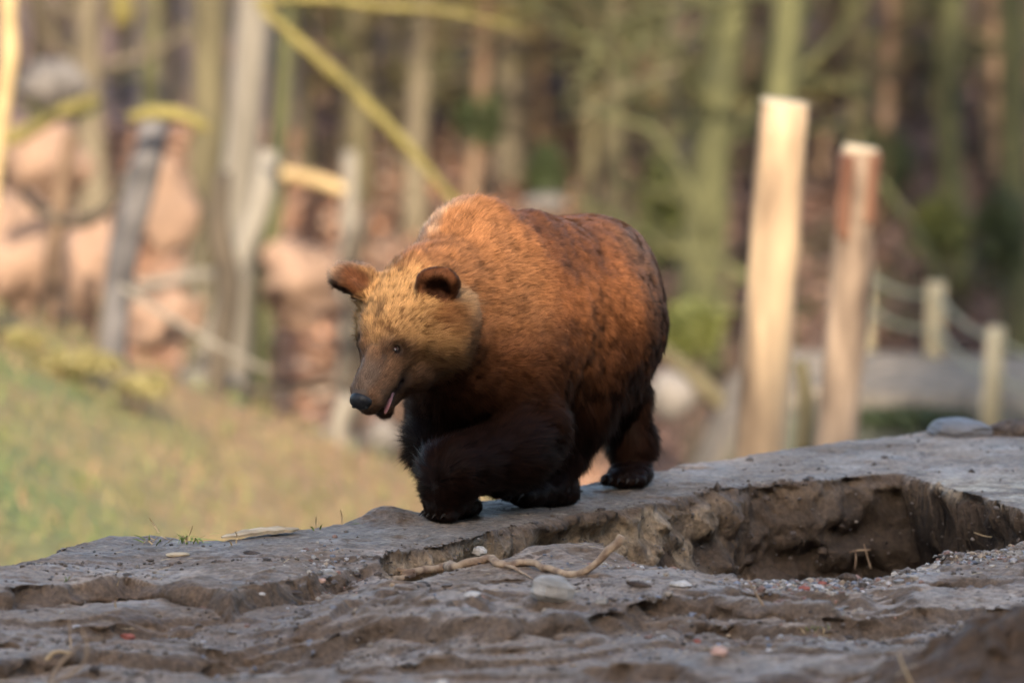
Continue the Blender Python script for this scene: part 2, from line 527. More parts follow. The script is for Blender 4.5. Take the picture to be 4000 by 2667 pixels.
def resample(pts, n):
    pts = np.asarray(pts, float)
    s = np.concatenate([[0], np.cumsum(np.linalg.norm(np.diff(pts, axis=0), axis=1))])
    t = np.linspace(0, s[-1], n)
    # smooth through the points (catmull-rom by cubic hermite on arc length)
    out = np.empty((n, 3))
    m = np.gradient(pts, s, axis=0)
    k = np.clip(np.searchsorted(s, t) - 1, 0, len(pts) - 2)
    h = s[k + 1] - s[k]; u = (t - s[k]) / h
    h00 = 2 * u ** 3 - 3 * u ** 2 + 1; h10 = u ** 3 - 2 * u ** 2 + u; h01 = -2 * u ** 3 + 3 * u ** 2; h11 = u ** 3 - u ** 2
    for a in range(3):
        out[:, a] = h00 * pts[k, a] + h10 * h * m[k, a] + h01 * pts[k + 1, a] + h11 * h * m[k + 1, a]
    return out

BARK = {  # low-contrast tones carry the haze and dimness of the wood
    'olive': noise_mat('bark_olive', (.055, .047, .027), (.110, .095, .054), 4, bump=.8, bscale=14, bdist=.03, stretch=(1, 1, .35)),
    'grey': noise_mat('bark_pale_grey', (.125, .112, .092), (.215, .196, .165), 3, bump=.6, bscale=14, bdist=.02, stretch=(1, 1, .3)),
    'beige': noise_mat('bark_beige', (.080, .066, .045), (.145, .122, .083), 3, bump=.6, bscale=12, bdist=.02, stretch=(1, 1, .3)),
    'green': noise_mat('bark_mossy_green', (.044, .046, .022), (.092, .092, .040), 4, bump=.8, bscale=14, bdist=.03, stretch=(1, 1, .5)),
    'moss': noise_mat('yellow_moss', (.115, .098, .032), (.200, .168, .055), 5, bump=1, bscale=25, bdist=.03),
    'dark': noise_mat('bark_dark', (.030, .024, .018), (.085, .068, .050), 4, bump=.9, bscale=14, bdist=.03, stretch=(1, 1, .4)),
    'slate': noise_mat('bark_slate_grey', (.050, .047, .050), (.125, .118, .12), 5, bump=.9, bscale=16, bdist=.03),
    'brown': noise_mat('bark_brown', (.085, .052, .032), (.17, .115, .075), 4, bump=.9, bscale=14, bdist=.03),
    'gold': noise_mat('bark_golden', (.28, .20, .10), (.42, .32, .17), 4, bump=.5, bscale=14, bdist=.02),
}

def twigs(parent, origin, direction, length, r, mat, rng, n=5, name='branch', depth=2):
    """one limb with side twigs, joined: a branch of a bare tree"""
    parts = []
    def grow(p, d, L, r, k):
        pts = [p]; q = p.copy(); dd = nrm_(d)
        m = 6
        for _ in range(m):
            dd = nrm_(dd + rng.normal(0, .16, 3) + np.array([0, 0, .03]))
            q = q + dd * L / m
            pts.append(q)
        parts.append(tube(pts, np.linspace(r, r * .35, m + 1), 6 if r > .02 else 4, cap=False))
        if k > 0:
            for _ in range(n):
                i = rng.integers(1, m)
                sd = nrm_(dd + rng.normal(0, .75, 3))
                grow(pts[i], sd, L * rng.uniform(.35, .65), r * .5, k - 1)
    grow(np.asarray(origin, float), np.asarray(direction, float), length, r, depth)
    return obj_tube(name, parts, mat, parent)

def tree(pts_px, y, w_px, bark, label, group=None, name='tree', limbs=3, up=True, moss=None, seed=0, limb_mat=None, top=None, cat='tree', dy=0):
    """trunk through photograph positions at depth y; runs down to the soil and, if up, on to its crown"""
    rng = np.random.default_rng(seed + 100)
    q = [P(a, b, y + (dy * i)) for i, (a, b) in enumerate(pts_px)]          # listed top first
    q = q[::-1]
    w = [k * mpp(y) / 2 for k in w_px][::-1]
    d = nrm_(q[1] - q[0]) if len(q) > 1 else np.array([0, 0, 1.0])
    zb = fz_at(q[0][0], q[0][1])
    if q[0][2] > zb - .1:
        drop = q[0][2] - zb + .15
        q.insert(0, q[0] - np.array([d[0] * drop * .6, d[1] * drop, drop]))
        w.insert(0, w[0] * 1.25)
    if up:
        d = nrm_(q[-1] - q[-2])
        H_ = rng.uniform(4, 6)
        w.append(w[-1] * .8); q.append(q[-1] + d * H_ * .5)
        w.append(w[-1] * .45); q.append(q[-1] + nrm_(d + np.array([rng.normal(0, .1), 0, .3])) * H_ * .6)
    t = empty(name, tuple(q[0]), label, cat, group)
    s = np.concatenate([[0], np.cumsum(np.linalg.norm(np.diff(q, axis=0), axis=1))])
    rp_ = resample(q, 18)
    rr_ = np.interp(np.linspace(0, s[-1], 18), s, w)
    wob = np.stack([vnoise(rp_, .9, seed + k) for k in range(3)], 1) * rr_[:, None] * .25
    obj_tube('trunk', [tube(rp_ + wob, rr_, 12, .18, seed)], BARK[bark], t)
    lm = BARK[limb_mat or bark]
    if limbs >= 3: limbs += 4
    for i in range(limbs):
        j = rng.integers(3, 12)
        dr = np.array([rng.choice([-1, 1]) * rng.uniform(.5, 1), rng.normal(0, .4), rng.uniform(-.1, .7)])
        twigs(t, rp_[j], dr, rng.uniform(1.2, 3.0), rr_[j] * .30 + .008, lm, rng, 5)
    if moss:
        for (a, b, ra, rb) in moss:
            c_ = P(a, b, y - w[1] * .4)
            blob('moss_cushion', c_, (ra * mpp(y), ra * mpp(y) * .8, rb * mpp(y)), BARK['moss'], t, seed=seed)
    return t

def blob(name, c, r, mat, parent=None, seed=0, rough=.35, nu=16, nv=10, rot=0, freq=2.2, flat=False, power=1.0):
    V, F = [], []
    for j in range(nv + 1):
        a = math.pi * j / nv
        for i in range(nu):
            b = 2 * math.pi * i / nu
            V.append([math.sin(a) * math.cos(b), math.sin(a) * math.sin(b), math.cos(a)])
    V = np.array(V)
    k = 1 + rough * fbm(V + seed * 3.7, freq, 3, seed)
    V = V * k[:, None]
    if flat:
        V[:, 2] = np.sign(V[:, 2]) * np.abs(V[:, 2]) ** power
    V = V * np.asarray(r)
    cr, sr = math.cos(rot), math.sin(rot)
    V = np.stack([V[:, 0] * cr - V[:, 1] * sr, V[:, 0] * sr + V[:, 1] * cr, V[:, 2]], 1)
    V = V + np.asarray(c)
    for j in range(nv):
        for i in range(nu):
            i2 = (i + 1) % nu
            F.append([j * nu + i, (j + 1) * nu + i, (j + 1) * nu + i2, j * nu + i2])
    me = mesh_np(V, np.array(F), not flat, name)
    me.materials.append(mat)
    return link(name, me, parent)

# --- trunks of the wood, left to right (top position first)
TG = 'tree trunks of the wood'
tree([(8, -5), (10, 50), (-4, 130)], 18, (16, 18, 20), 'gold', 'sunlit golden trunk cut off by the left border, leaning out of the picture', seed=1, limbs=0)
tree([(40, -10), (38, 120)], 40, (22, 24), 'dark', 'dark shaded trunk right of the sunlit golden one at the left border', TG, seed=2)
tree([(88, -10), (86, 90), (90, 180)], 36, (26, 30, 36), 'beige', 'beige grey trunk rising above the wood pile of mossy logs at upper left', TG, seed=3, moss=[(122, 10, 14, 20)])
tree([(152, -10), (149, 130)], 39, (18, 20), 'green', 'thin green grey trunk between the beige trunk and the wide olive one', TG, seed=4)
tree([(208, -10), (206, 120), (204, 220)], 33, (34, 36, 40), 'olive', 'wide olive brown trunk left of the pale grey one', TG, seed=5, limbs=2)
tree([(258, -10), (252, 60), (243, 160)], 27, (36, 34, 36), 'grey', 'palest grey smooth trunk, leaning a little, left of the green mossy one', TG, seed=6, limbs=1)
tree([(286, -10), (282, 90), (272, 190)], 29, (20, 20, 24), 'green', 'moss green trunk touching the right side of the pale grey one', TG, seed=7, limbs=1)
tree([(362, -10), (362, 100), (360, 230)], 39, (26, 28, 34), 'olive', 'olive trunk crossed by the yellow mossy branch', TG, seed=8, limbs=3, limb_mat='green')
tree([(422, -10), (420, 100), (414, 215)], 38, (20, 22, 26), 'beige', 'slender beige trunk behind the lower end of the yellow mossy branch', TG, seed=9, limbs=3)
tree([(508, -10), (510, 110), (508, 210)], 40, (28, 30, 34), 'beige', 'beige brown trunk rising straight above the hollow behind the bear\'s hump', TG, seed=10, limbs=4, limb_mat='olive')
tree([(560, -10), (575, 100), (572, 215)], 42, (18, 20, 22), 'dark', 'dark slim trunk rising above the middle of the bear\'s back', TG, seed=11, limbs=4, limb_mat='olive')
tree([(615, -10), (612, 140), (620, 260)], 37, (16, 20, 22), 'olive', 'slim olive trunk rising above the bear\'s rump', TG, seed=12, limbs=5, limb_mat='green')
tree([(730, -10), (716, 110), (700, 320)], 34, (38, 42, 50), 'green', 'broad mossy green trunk left of the taller sawn post', TG, seed=13, limbs=4, limb_mat='green')
tree([(790, -10), (782, 60), (778, 140)], 31, (34, 32, 34), 'green', 'bright green trunk standing right behind the taller sawn post', TG, seed=14, limbs=2)
tree([(690, -10), (684, 150), (690, 300)], 41, (12, 14, 16), 'slate', 'thin grey trunk just left of the broad mossy green trunk', TG, seed=15, limbs=3, limb_mat='olive')
tree([(850, -10), (858, 100), (862, 200)], 40, (24, 26, 28), 'olive', 'olive trunk rising behind the shorter sawn post', TG, seed=16, limbs=5, limb_mat='green')
tree([(905, -10), (908, 150), (915, 290)], 43, (16, 18, 22), 'brown', 'brown slim trunk right of the shorter sawn post', TG, seed=17, limbs=4, limb_mat='olive')
tree([(955, -10), (950, 120), (956, 280)], 37, (26, 28, 34), 'green', 'dark mossy trunk above the rope fence', TG, seed=18, limbs=4, limb_mat='green')
tree([(1012, -10), (1014, 120), (1018, 300)], 34, (28, 30, 34), 'green', 'mossy trunk at the right border above the rope fence', TG, seed=19, limbs=3)
# --- far filler trunks that nothing tells apart
rng = np.random.default_rng(55)
fill = [(320, 43), (455, 42), (655, 40), (478, 38), (748, 42), (985, 41), (885, 39), (176, 43), (62, 42), (826, 41), (590, 38), (392, 43), (540, 41), (305, 40), (120, 43), (640, 43), (930, 43), (675, 37), (1000, 39)]
FL = ['slim dim trunk between the moss green trunk and the olive one', 'slim dim trunk right of the slender beige trunk behind the mossy branch', 'slim dim trunk halfway between the bear\'s rump and the broad mossy trunk',
      'slim dark trunk above the bear\'s hump, left of the beige brown one', 'slim trunk hugging the left side of the taller sawn post', 'slim dim trunk near the right border, left of the last mossy trunk', 'slim dark trunk just right of the shorter sawn post',
      'slim dim trunk left of the wide olive brown one, next to the thin green one', 'slim dim trunk between the two leftmost upright trunks', 'slim trunk in the gap between the tops of the two sawn posts', 'slim dim trunk above the highest part of the bear\'s rump',
      'slim dim trunk between the olive trunk and the slender beige one', 'slim trunk right of the beige brown trunk above the bear\'s back', 'slim brown trunk close right of the moss green trunk', 'slim dim trunk between the beige trunk and the thin green one at upper left',
      'slim trunk right of the slim olive trunk that rises above the rump', 'slim trunk left of the dark mossy trunk above the rope fence', 'slim dark trunk left of the thin grey one near the broad mossy trunk', 'slim dark trunk between the two mossy trunks at the right']
for i, (a, y) in enumerate(fill):
    ln_ = rng.normal(0, 6)
    tree([(a + ln_, -20), (a, 120), (a - ln_, 230)], y, (13, 14, 16), ['brown', 'olive', 'dark'][i % 3], FL[i], 'slim trunks deep in the wood', seed=30 + i, limbs=7 if a > 300 else 2, limb_mat=['olive', 'moss', 'brown'][i % 3])

# --- the leaning mossy branch and the crooked dead wood on the left
def limb(name, pts, y, w, mat, label, cat, group=None, n=14, seed=0, dyy=None):
    q = [P(a, b, y + (dyy[i] if dyy else 0)) for i, (a, b) in enumerate(pts)]
    w_ = np.interp(np.linspace(0, 1, n), np.linspace(0, 1, len(w)), [k * mpp(y) / 2 for k in w])
    o = obj_tube(name, [tube(resample(q, n), w_, 10, .22, seed)], BARK[mat])
    return tag(o, label, cat, group)
limb('fallen_branch', [(262, 8), (300, 42), (345, 82), (385, 122), (420, 160), (450, 196), (470, 215)], 21, (10, 12, 13, 12, 11, 9, 6), 'moss', 'long yellow mossy branch slanting down from the pale grey trunk towards the bear\'s hump', 'branch', seed=3)
limb('mossy_bough', [(255, 2), (320, -2), (380, 6), (440, 10), (520, 30)], 21, (9, 9, 9, 7, 4), 'moss', 'yellow mossy bough running level along the top border', 'branch', seed=4)
limb('crooked_bough', [(-10, 145), (25, 132), (60, 112), (100, 98)], 24, (18, 16, 14, 10), 'moss', 'bright yellow mossy bough entering from the left border', 'branch', seed=5)
t = tree([(152, 122), (140, 180), (124, 250), (112, 345)], 20, (26, 34, 30, 28), 'slate', 'dark slate grey broken trunk leaning right, moss on its flat top', name='broken_trunk', up=False, limbs=0, seed=41, cat='dead tree')
limb('mossy_log', [(128, 118), (160, 112), (190, 118), (208, 130)], 19.4, (12, 16, 15, 10), 'moss', 'short yellow mossy log lying across the top of the slate grey broken trunk', 'log', seed=6)
t = tree([(72, 130), (66, 160), (60, 205)], 22, (14, 14, 16), 'brown', 'brown crooked stem left of the slate grey broken trunk', name='dead_stem', up=False, limbs=0, seed=42, cat='dead tree')
limb('curved_root', [(20, 190), (50, 216), (85, 222), (110, 205), (128, 170)], 20.5, (9, 11, 12, 11, 8), 'dark', 'dark curved bough sagging like a hammock left of the slate grey trunk', 'branch', seed=8)
tree([(268, 150), (262, 195), (245, 240), (232, 275)], 24, (20, 26, 24, 22), 'grey', 'pale peeled snag leaning right, below the moss green trunk', name='snag', up=False, limbs=0, seed=43, cat='dead tree')
tree([(222, 170), (216, 220), (226, 280), (218, 360)], 22, (16, 24, 26, 24), 'dark', 'dark forked snag left of the pale peeled one', name='snag', up=False, limbs=1, seed=44, cat='dead tree')
tree([(105, 290), (100, 330), (92, 385)], 20, (8, 9, 10), 'beige', 'thin beige stake at the top of the grass slope at the left', name='stake', up=False, limbs=0, seed=45, cat='stake')
tree([(349, 150), (350, 180), (348, 240)], 28, (15, 16, 18), 'grey', 'pale broken stub above the bear\'s far ear', name='stub', up=False, limbs=0, seed=46, cat='dead tree')
limb('lying_log', [(280, 172), (310, 178), (345, 190)], 27, (12, 15, 12), 'gold', 'ochre log lying between the pale peeled snag and the pale broken stub', 'log', seed=9)
tree([(365, 215), (352, 260), (360, 330), (350, 400)], 26, (14, 20, 22, 24), 'dark', 'dark split trunk just behind the bear\'s far ear', name='snag', up=False, limbs=1, seed=47, cat='dead tree')
limb('leaning_pole', [(120, 285), (190, 330), (270, 372)], 19, (5, 6, 5), 'grey', 'thin pale pole lying slanted on the hillside left of the bear', 'pole', seed=10)
limb('leaning_pole', [(350, 395), (340, 420), (338, 445)], 21, (20, 22, 20), 'grey', 'short pale post stump left of the bear\'s chin', 'post', seed=11)
limb('slanting_trunk', [(575, 118), (620, 92), (680, 66)], 30, (4, 6, 5), 'olive', 'thin olive bough slanting up from above the bear\'s rump', 'branch', seed=12)
limb('arching_bough', [(590, 110), (650, 130), (690, 190), (700, 240)], 29, (5, 6, 7, 6), 'green', 'arching green bough left of the taller sawn post', 'branch', seed=13)
limb('hanging_bough', [(880, 180), (905, 215), (930, 260), (938, 285)], 30, (8, 9, 9, 8), 'green', 'green bough hanging down onto the rope fence', 'branch', seed=14)
limb('fallen_log', [(655, 345), (690, 372), (720, 402), (740, 440)], 22, (14, 16, 18, 16), 'olive', 'olive log sloping down to the foot of the taller sawn post', 'log', seed=15)
limb('dark_log', [(640, 402), (690, 392), (740, 400)], 24, (22, 26, 22), 'dark', 'dark log behind the bear\'s hind legs', 'log', seed=16)
limb('stump', [(800, 360), (806, 400), (804, 450)], 14, (16, 18, 20), 'olive', 'short olive stem between the feet of the two sawn posts', 'stump', seed=17)

# --- the two sawn posts
m_wood = noise_mat('peeled_dappled_wood', (.07, .045, .03), (.44, .32, .20), 3.6, detail=8, rough=.75, bump=.4, bscale=20, bdist=.01, stretch=(1, 1, .25), c3=(.24, .17, .11))  # dark patches stand in for dappled tree shade
m_wood2 = noise_mat('weathered_dappled_wood', (.06, .04, .03), (.38, .28, .20), 4.0, detail=8, rough=.8, bump=.5, bscale=20, bdist=.01, stretch=(1, 1, .3))  # weathering and dappled tree shade both put into the dark patches
m_redbark = noise_mat('red_bark', (.085, .036, .022), (.20, .10, .06), 6, rough=.85, bump=.9, bscale=18, bdist=.03, stretch=(1, 1, .3))
m_cut = noise_mat('sawn_end', (.24, .20, .14), (.38, .32, .23), 6, rough=.7, bump=.2)
def post(pts, y, w, mat, label, seed, bark=None, lid=None):
    q = [P(a, b, y) for a, b in pts][::-1]
    zb = fz_at(q[0][0], y)
    q.insert(0, np.array([q[0][0] + (q[0][0] - q[1][0]) * .5, q[0][1], min(zb - .1, q[0][2] - .1)]))
    wr = [k * mpp(y) / 2 for k in w][::-1]; wr.insert(0, wr[0])
    t = empty('sawn_post', tuple(q[0]), label, 'post', 'sawn timber posts')
    rp_ = resample(q, 22); s = np.concatenate([[0], np.cumsum(np.linalg.norm(np.diff(q, axis=0), axis=1))])
    rr_ = np.interp(np.linspace(0, s[-1], 22), s, wr)
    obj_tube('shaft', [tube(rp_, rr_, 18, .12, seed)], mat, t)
    top = rp_[-1]; r_ = rr_[-1]
    v, f = tube([top - [0, 0, .005], top + [.004, 0, .022]], [r_ * 1.02, r_ * .97], 18, .08, seed)
    obj_tube('sawn_end', [(v, f)], m_cut, t, smooth=False)
    return t, rp_, rr_
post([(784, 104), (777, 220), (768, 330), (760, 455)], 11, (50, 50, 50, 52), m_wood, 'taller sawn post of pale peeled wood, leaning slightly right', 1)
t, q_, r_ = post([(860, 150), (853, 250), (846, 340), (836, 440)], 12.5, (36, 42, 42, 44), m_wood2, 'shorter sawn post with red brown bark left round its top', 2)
# bark left on the upper part, split so that a strip of pale wood shows
for (a0, a1) in ((.25, 2.75), (3.60, 6.1)):
    Vb, Fb = [], []
    top, low = P(861, 153, 12.5), P(855, 228, 12.5)
    for j in range(14):
        t_ = j / 13
        c_ = top * (1 - t_) + low * t_
        for i in range(12):
            an = a0 + (a1 - a0) * i / 11 + math.pi * .5
            rr = 21 * mpp(12.5) * (1 + .05 * t_ + .05 * float(vnoise(np.array([[i * .7, j * .5, a0]]), 1, 5)[0]))
            cut = (1 + .25 * float(vnoise(np.array([[i * .9, a0, 0]]), 1, 9)[0])) if j > 8 else 1
            Vb.append(c_ * 1.0 + np.array([math.cos(an) * rr, math.sin(an) * rr, -(cut - 1) * .4 * (j - 8) / 5 if j > 8 else 0]))
    for j in range(13):
        for i in range(11):
            Fb.append([j * 12 + i, j * 12 + i + 1, (j + 1) * 12 + i + 1, (j + 1) * 12 + i])
    me = mesh_np(np.array(Vb), np.array(Fb), True, 'bark'); me.materials.append(m_redbark)
    o = link('bark', me, t); so = o.modifiers.new('thick', 'SOLIDIFY'); so.thickness = .03; so.offset = 1

# --- rope fence along the path
m_post = noise_mat('fence_post_wood', (.28, .24, .15), (.48, .41, .27), 5, bump=.4, stretch=(1, 1, .3))
m_rope = noise_mat('rope', (.20, .20, .13), (.34, .33, .22), 60, bump=.8, bdist=.005)
fence = empty('rope_fence', tuple(P(935, 372, 22)), 'rope fence with round wooden posts along the path at the right', 'fence')
fp = [((936, 282), (934, 368), 22.3, 20), ((996, 326), (989, 420), 19.6, 20), ((866, 262), (868, 345), 24.5, 14), ((1075, 340), (1070, 430), 18.6, 20)]
for (a, b, y, w) in fp:
    A, B = P(*a, y), P(*b, y); B = B - np.array([0, 0, .2])
    r = w * mpp(y) / 2
    obj_tube('post', [tube([B, (A + B) / 2, A - [0, 0, r * .3], A], [r * 1.05, r, r, r * .82], 12, .06, 3)], m_post, fence)
def rope(a, ya, b, yb, sag):
    A, B = P(*a, ya), P(*b, yb)
    pts = [A + (B - A) * t - np.array([0, 0, sag * 4 * t * (1 - t)]) for t in np.linspace(0, 1, 12)]
    obj_tube('rope', [tube(pts, [.016] * 12, 6)], m_rope, fence)
for (p, q2) in ((2, 0), (0, 1), (1, 3)):
    (a, b, y, w), (a2, b2, y2, w2) = fp[p], fp[q2]
    for k in (.12, .52):
        rope((a[0], a[1] + (b[1] - a[1]) * k), y, (a2[0], a2[1] + (b2[1] - a2[1]) * k), y2, .07)

# --- low evergreen growth and shrubs: leaf clumps
LEAFM = [noise_mat('leaf_dark', (.018, .026, .011), (.040, .055, .020), 3, bump=0, rough=.6), noise_mat('leaf_olive', (.06, .07, .018), (.12, .13, .035), 3, bump=0, rough=.6),
         noise_mat('leaf_yellow', (.14, .125, .048), (.23, .20, .085), 3, bump=0, rough=.6)]
def shrub(a, b, y, wpx, hpx, label, lm=0, n=900, seed=0, group=None, leaf=.045, name='shrub'):
    rng = np.random.default_rng(seed)
    c = P(a, b, y); rx, rz = wpx * mpp(y) / 2, hpx * mpp(y) / 2
    d = rng.normal(0, 1, (n, 3)); d /= np.linalg.norm(d, axis=1, keepdims=True)
    r = rng.random(n) ** .4
    p = d * r[:, None]
    p *= (1 + .4 * fbm(d, 2, 2, seed))[:, None]
    p = c + p * np.array([rx, rx * .8, rz])
    e1 = rng.normal(0, 1, (n, 3)); e1 /= np.linalg.norm(e1, axis=1, keepdims=True)
    e2 = np.cross(e1, rng.normal(0, 1, (n, 3))); e2 /= np.linalg.norm(e2, axis=1, keepdims=True)
    s = leaf * rng.uniform(.6, 1.4, n)[:, None]
    V = np.stack([p - e1 * s, p - e2 * s * .5, p + e1 * s, p + e2 * s * .5], 1).reshape(-1, 3)
    t = empty(name, (c[0], c[1], fz_at(c[0], c[1])), label, 'shrub', group)
    me = mesh_np(V, np.arange(n * 4).reshape(n, 4), False, 'foliage'); me.materials.append(LEAFM[lm])
    link('foliage', me, t)
    base = np.array([c[0], c[1], fz_at(c[0], c[1]) - .05])
    parts = []
    for _ in range(6):
        e = c + rng.normal(0, 1, 3) * np.array([rx, rx * .7, rz]) * .5
        parts.append(tube([base, (base + e) / 2 + rng.normal(0, .05, 3), e], [.02, .014, .006], 5, cap=False))
    obj_tube('stems', parts, BARK['dark'], t)
    return t
shrub(482, 118, 38, 50, 60, 'dark green shrub above and left of the bear\'s hump, right of the mossy branch', 0, seed=1)
shrub(545, 172, 39, 46, 60, 'small dark shrub behind the middle of the bear\'s back', 0, seed=2)
shrub(885, 165, 39, 60, 90, 'dark green shrub right of the shorter sawn post', 0, seed=3)
shrub(1000, 235, 33, 60, 110, 'dark green shrub above the rope fence at the right border', 0, seed=4)
shrub(938, 230, 35, 60, 70, 'olive shrub behind the rope fence, left of the dark one', 1, seed=5)
shrub(665, 210, 36, 60, 120, 'olive shrub between the bear\'s rump and the broad mossy trunk', 1, seed=6)
shrub(690, 330, 26, 70, 60, 'low olive green shrub right of the bear\'s rump', 1, seed=7)
shrub(620, 60, 40, 60, 90, 'olive haze of twiggy shrub above the bear\'s rump', 1, seed=8)
shrub(60, 108, 31, 60, 24, 'mossy shrub at the upper left below the dark trunks', 1, seed=9)
shrub(75, 362, 18.5, 90, 22, 'sunlit yellow green shrub at the top of the grass slope', 2, seed=10, leaf=.04, n=600)
shrub(14, 342, 19, 60, 26, 'sunlit yellow green bush cut off by the left border on the grass slope', 2, seed=11, leaf=.04, n=500)
shrub(142, 384, 18, 60, 16, 'low straw coloured bush right of the thin beige stake', 2, seed=12, leaf=.03, n=700)
shrub(905, 418, 18, 120, 22, 'dark ivy bush below the path, right of the shorter sawn post', 0, seed=13, n=1300, leaf=.035)
shrub(415, 330, 30, 60, 60, 'dim olive shrub hidden behind the bear\'s head', 1, seed=14)

# --- boulders on the hillside
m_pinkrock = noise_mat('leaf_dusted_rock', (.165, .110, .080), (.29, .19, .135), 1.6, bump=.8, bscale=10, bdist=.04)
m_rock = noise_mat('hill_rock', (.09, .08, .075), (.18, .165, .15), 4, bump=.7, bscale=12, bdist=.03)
for i, (a, b, y, rx, rz, lb) in enumerate([(330, 455, 23, 34, 26, 'grey boulder beyond the grass slope, left of the bear\'s fore legs'),
        (380, 440, 22, 22, 20, 'smaller grey boulder close to the left of the bear\'s chest'), (672, 395, 24, 26, 24, 'grey boulder right of the bear\'s hind leg'),
        (205, 385, 24, 30, 20, 'grey boulder on the leafy hillside left of the bear\'s muzzle'), (545, 203, 33, 22, 9, 'white grey rock just peeping over the bear\'s back'),
        (55, 85, 30, 34, 26, 'pale boulder under the dark trunks at upper left')]):
    o = blob('boulder', P(a, b, y), (rx * mpp(y), rx * mpp(y) * .8, rz * mpp(y)), m_rock, seed=i + 3)
    tag(o, lb, 'boulder')
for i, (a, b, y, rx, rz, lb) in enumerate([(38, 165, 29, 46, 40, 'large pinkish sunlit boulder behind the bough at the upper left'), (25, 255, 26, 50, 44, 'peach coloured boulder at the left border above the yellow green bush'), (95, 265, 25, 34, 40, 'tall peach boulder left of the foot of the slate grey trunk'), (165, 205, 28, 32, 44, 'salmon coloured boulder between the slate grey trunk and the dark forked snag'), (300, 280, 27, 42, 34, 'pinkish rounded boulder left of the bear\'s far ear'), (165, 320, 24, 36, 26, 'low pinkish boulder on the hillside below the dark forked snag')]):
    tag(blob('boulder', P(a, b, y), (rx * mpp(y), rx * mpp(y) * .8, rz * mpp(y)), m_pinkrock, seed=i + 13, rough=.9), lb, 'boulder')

# --- leaf litter and grass that nobody could count
def scatter(name, n, xr, yr, size, mats_cols, seed, zf, flat=.35, up=None, mask=None):
    rng = np.random.default_rng(seed)
    x = rng.uniform(*xr, n); y = rng.uniform(*yr, n)
    if mask is not None:
        k = mask(x, y); x, y = x[k], y[k]
    n = len(x)
    z = zf(x, y)
    p = np.stack([x, y, z], 1)
    yaw = rng.uniform(0, 2 * math.pi, n)
    if up is None:
        e1 = np.stack([np.cos(yaw), np.sin(yaw), rng.normal(0, flat, n)], 1)
        e2 = np.stack([-np.sin(yaw), np.cos(yaw), rng.normal(0, flat, n)], 1)
        s = (size * rng.uniform(.5, 1.4, n))[:, None]
        V = np.stack([p - e1 * s, p - e2 * s * .6, p + e1 * s, p + e2 * s * .6], 1)
        V[:, :, 2] += (size * .3)
    else:
        s = (size * rng.uniform(.5, 1.3, n))[:, None]
        e1 = np.stack([np.cos(yaw), np.sin(yaw), yaw * 0], 1) * .006 * (1 + size * 4)
        ln_ = np.stack([rng.normal(0, .35, n), rng.normal(0, .35, n), np.ones(n)], 1)
        V = np.stack([p - e1, p + e1, p + e1 * .5 + ln_ * s * .6, p + ln_ * s], 1)
    ci = rng.integers(0, len(mats_cols), n)
    col = np.asarray(mats_cols)[ci] * rng.uniform(.7, 1.3, (n, 1))
    me = mesh_np(V.reshape(-1, 3), np.arange(n * 4).reshape(n, 4), False, name)
    set_col(me, np.repeat(col, 4, 0))
    me.materials.append(m_skin_like)
    return tag(link(name, me), kind='stuff')
m_skin_like, n_, b_ = new_mat('dry_leaf')
at = N(n_, 'ShaderNodeAttribute', attribute_name='col'); n_.links.new(at.outputs['Color'], b_.inputs['Base Color']); b_.inputs['Roughness'].default_value = .8
fzv = lambda x, y: far_z(x, y)
scatter('leaf_litter', 22000, (-6, 1), (24, 42), .07, [(.40, .21, .12), (.30, .16, .10), (.42, .26, .17), (.24, .125, .08), (.34, .27, .21)], 1, fzv).__setitem__('label', 'orange and tan fallen leaves covering the hillside at the left')  # sunlit tone put into these leaf colours
scatter('wood_leaf_litter', 26000, (-2, 7), (27, 50), .08, [(.14, .075, .055), (.09, .055, .045), (.20, .12, .085), (.07, .05, .04)], 2, fzv).__setitem__('label', 'dark red brown fallen leaves on the floor of the wood')  # shade of the wood put into these leaf colours
scatter('grass', 12000, (-7, .8), (3, 22), .10, [(.12, .14, .04), (.17, .13, .06), (.10, .14, .035), (.20, .13, .07), (.15, .11, .055)], 3, fzv, up=1,
        mask=lambda x, y: y > edge_far(x) + 2.5).__setitem__('label', 'short pale grass and straw on the slope at the left')
# ================================================================== the bear
GS = 0.009
BMIN = np.array([-0.95, -1.05, -0.08])
BMAX = np.array([0.85, 1.25, 1.32])
BN = np.ceil((BMAX - BMIN) / GS).astype(int)
FIELD = np.full(BN, 1.0, dtype=np.float32)

def _win(lo, hi):
    a = np.clip(((lo - BMIN) / GS).astype(int) - 1, 0, BN - 1)
    b = np.clip(((hi - BMIN) / GS).astype(int) + 2, 1, BN)
    xs = [BMIN[k] + GS * np.arange(a[k], b[k]) for k in range(3)]
    return (slice(a[0], b[0]), slice(a[1], b[1]), slice(a[2], b[2])), np.meshgrid(*xs, indexing='ij')

def _blend(sl, d, k, sub=False):
    f = FIELD[sl]
    if sub:
        h = np.clip(k - np.abs(f + d), 0, None) / k
        FIELD[sl] = np.maximum(f, -d) + h * h * k * 0.25
    else:
        h = np.clip(k - np.abs(f - d), 0, None) / k
        FIELD[sl] = np.minimum(f, d) - h * h * k * 0.25

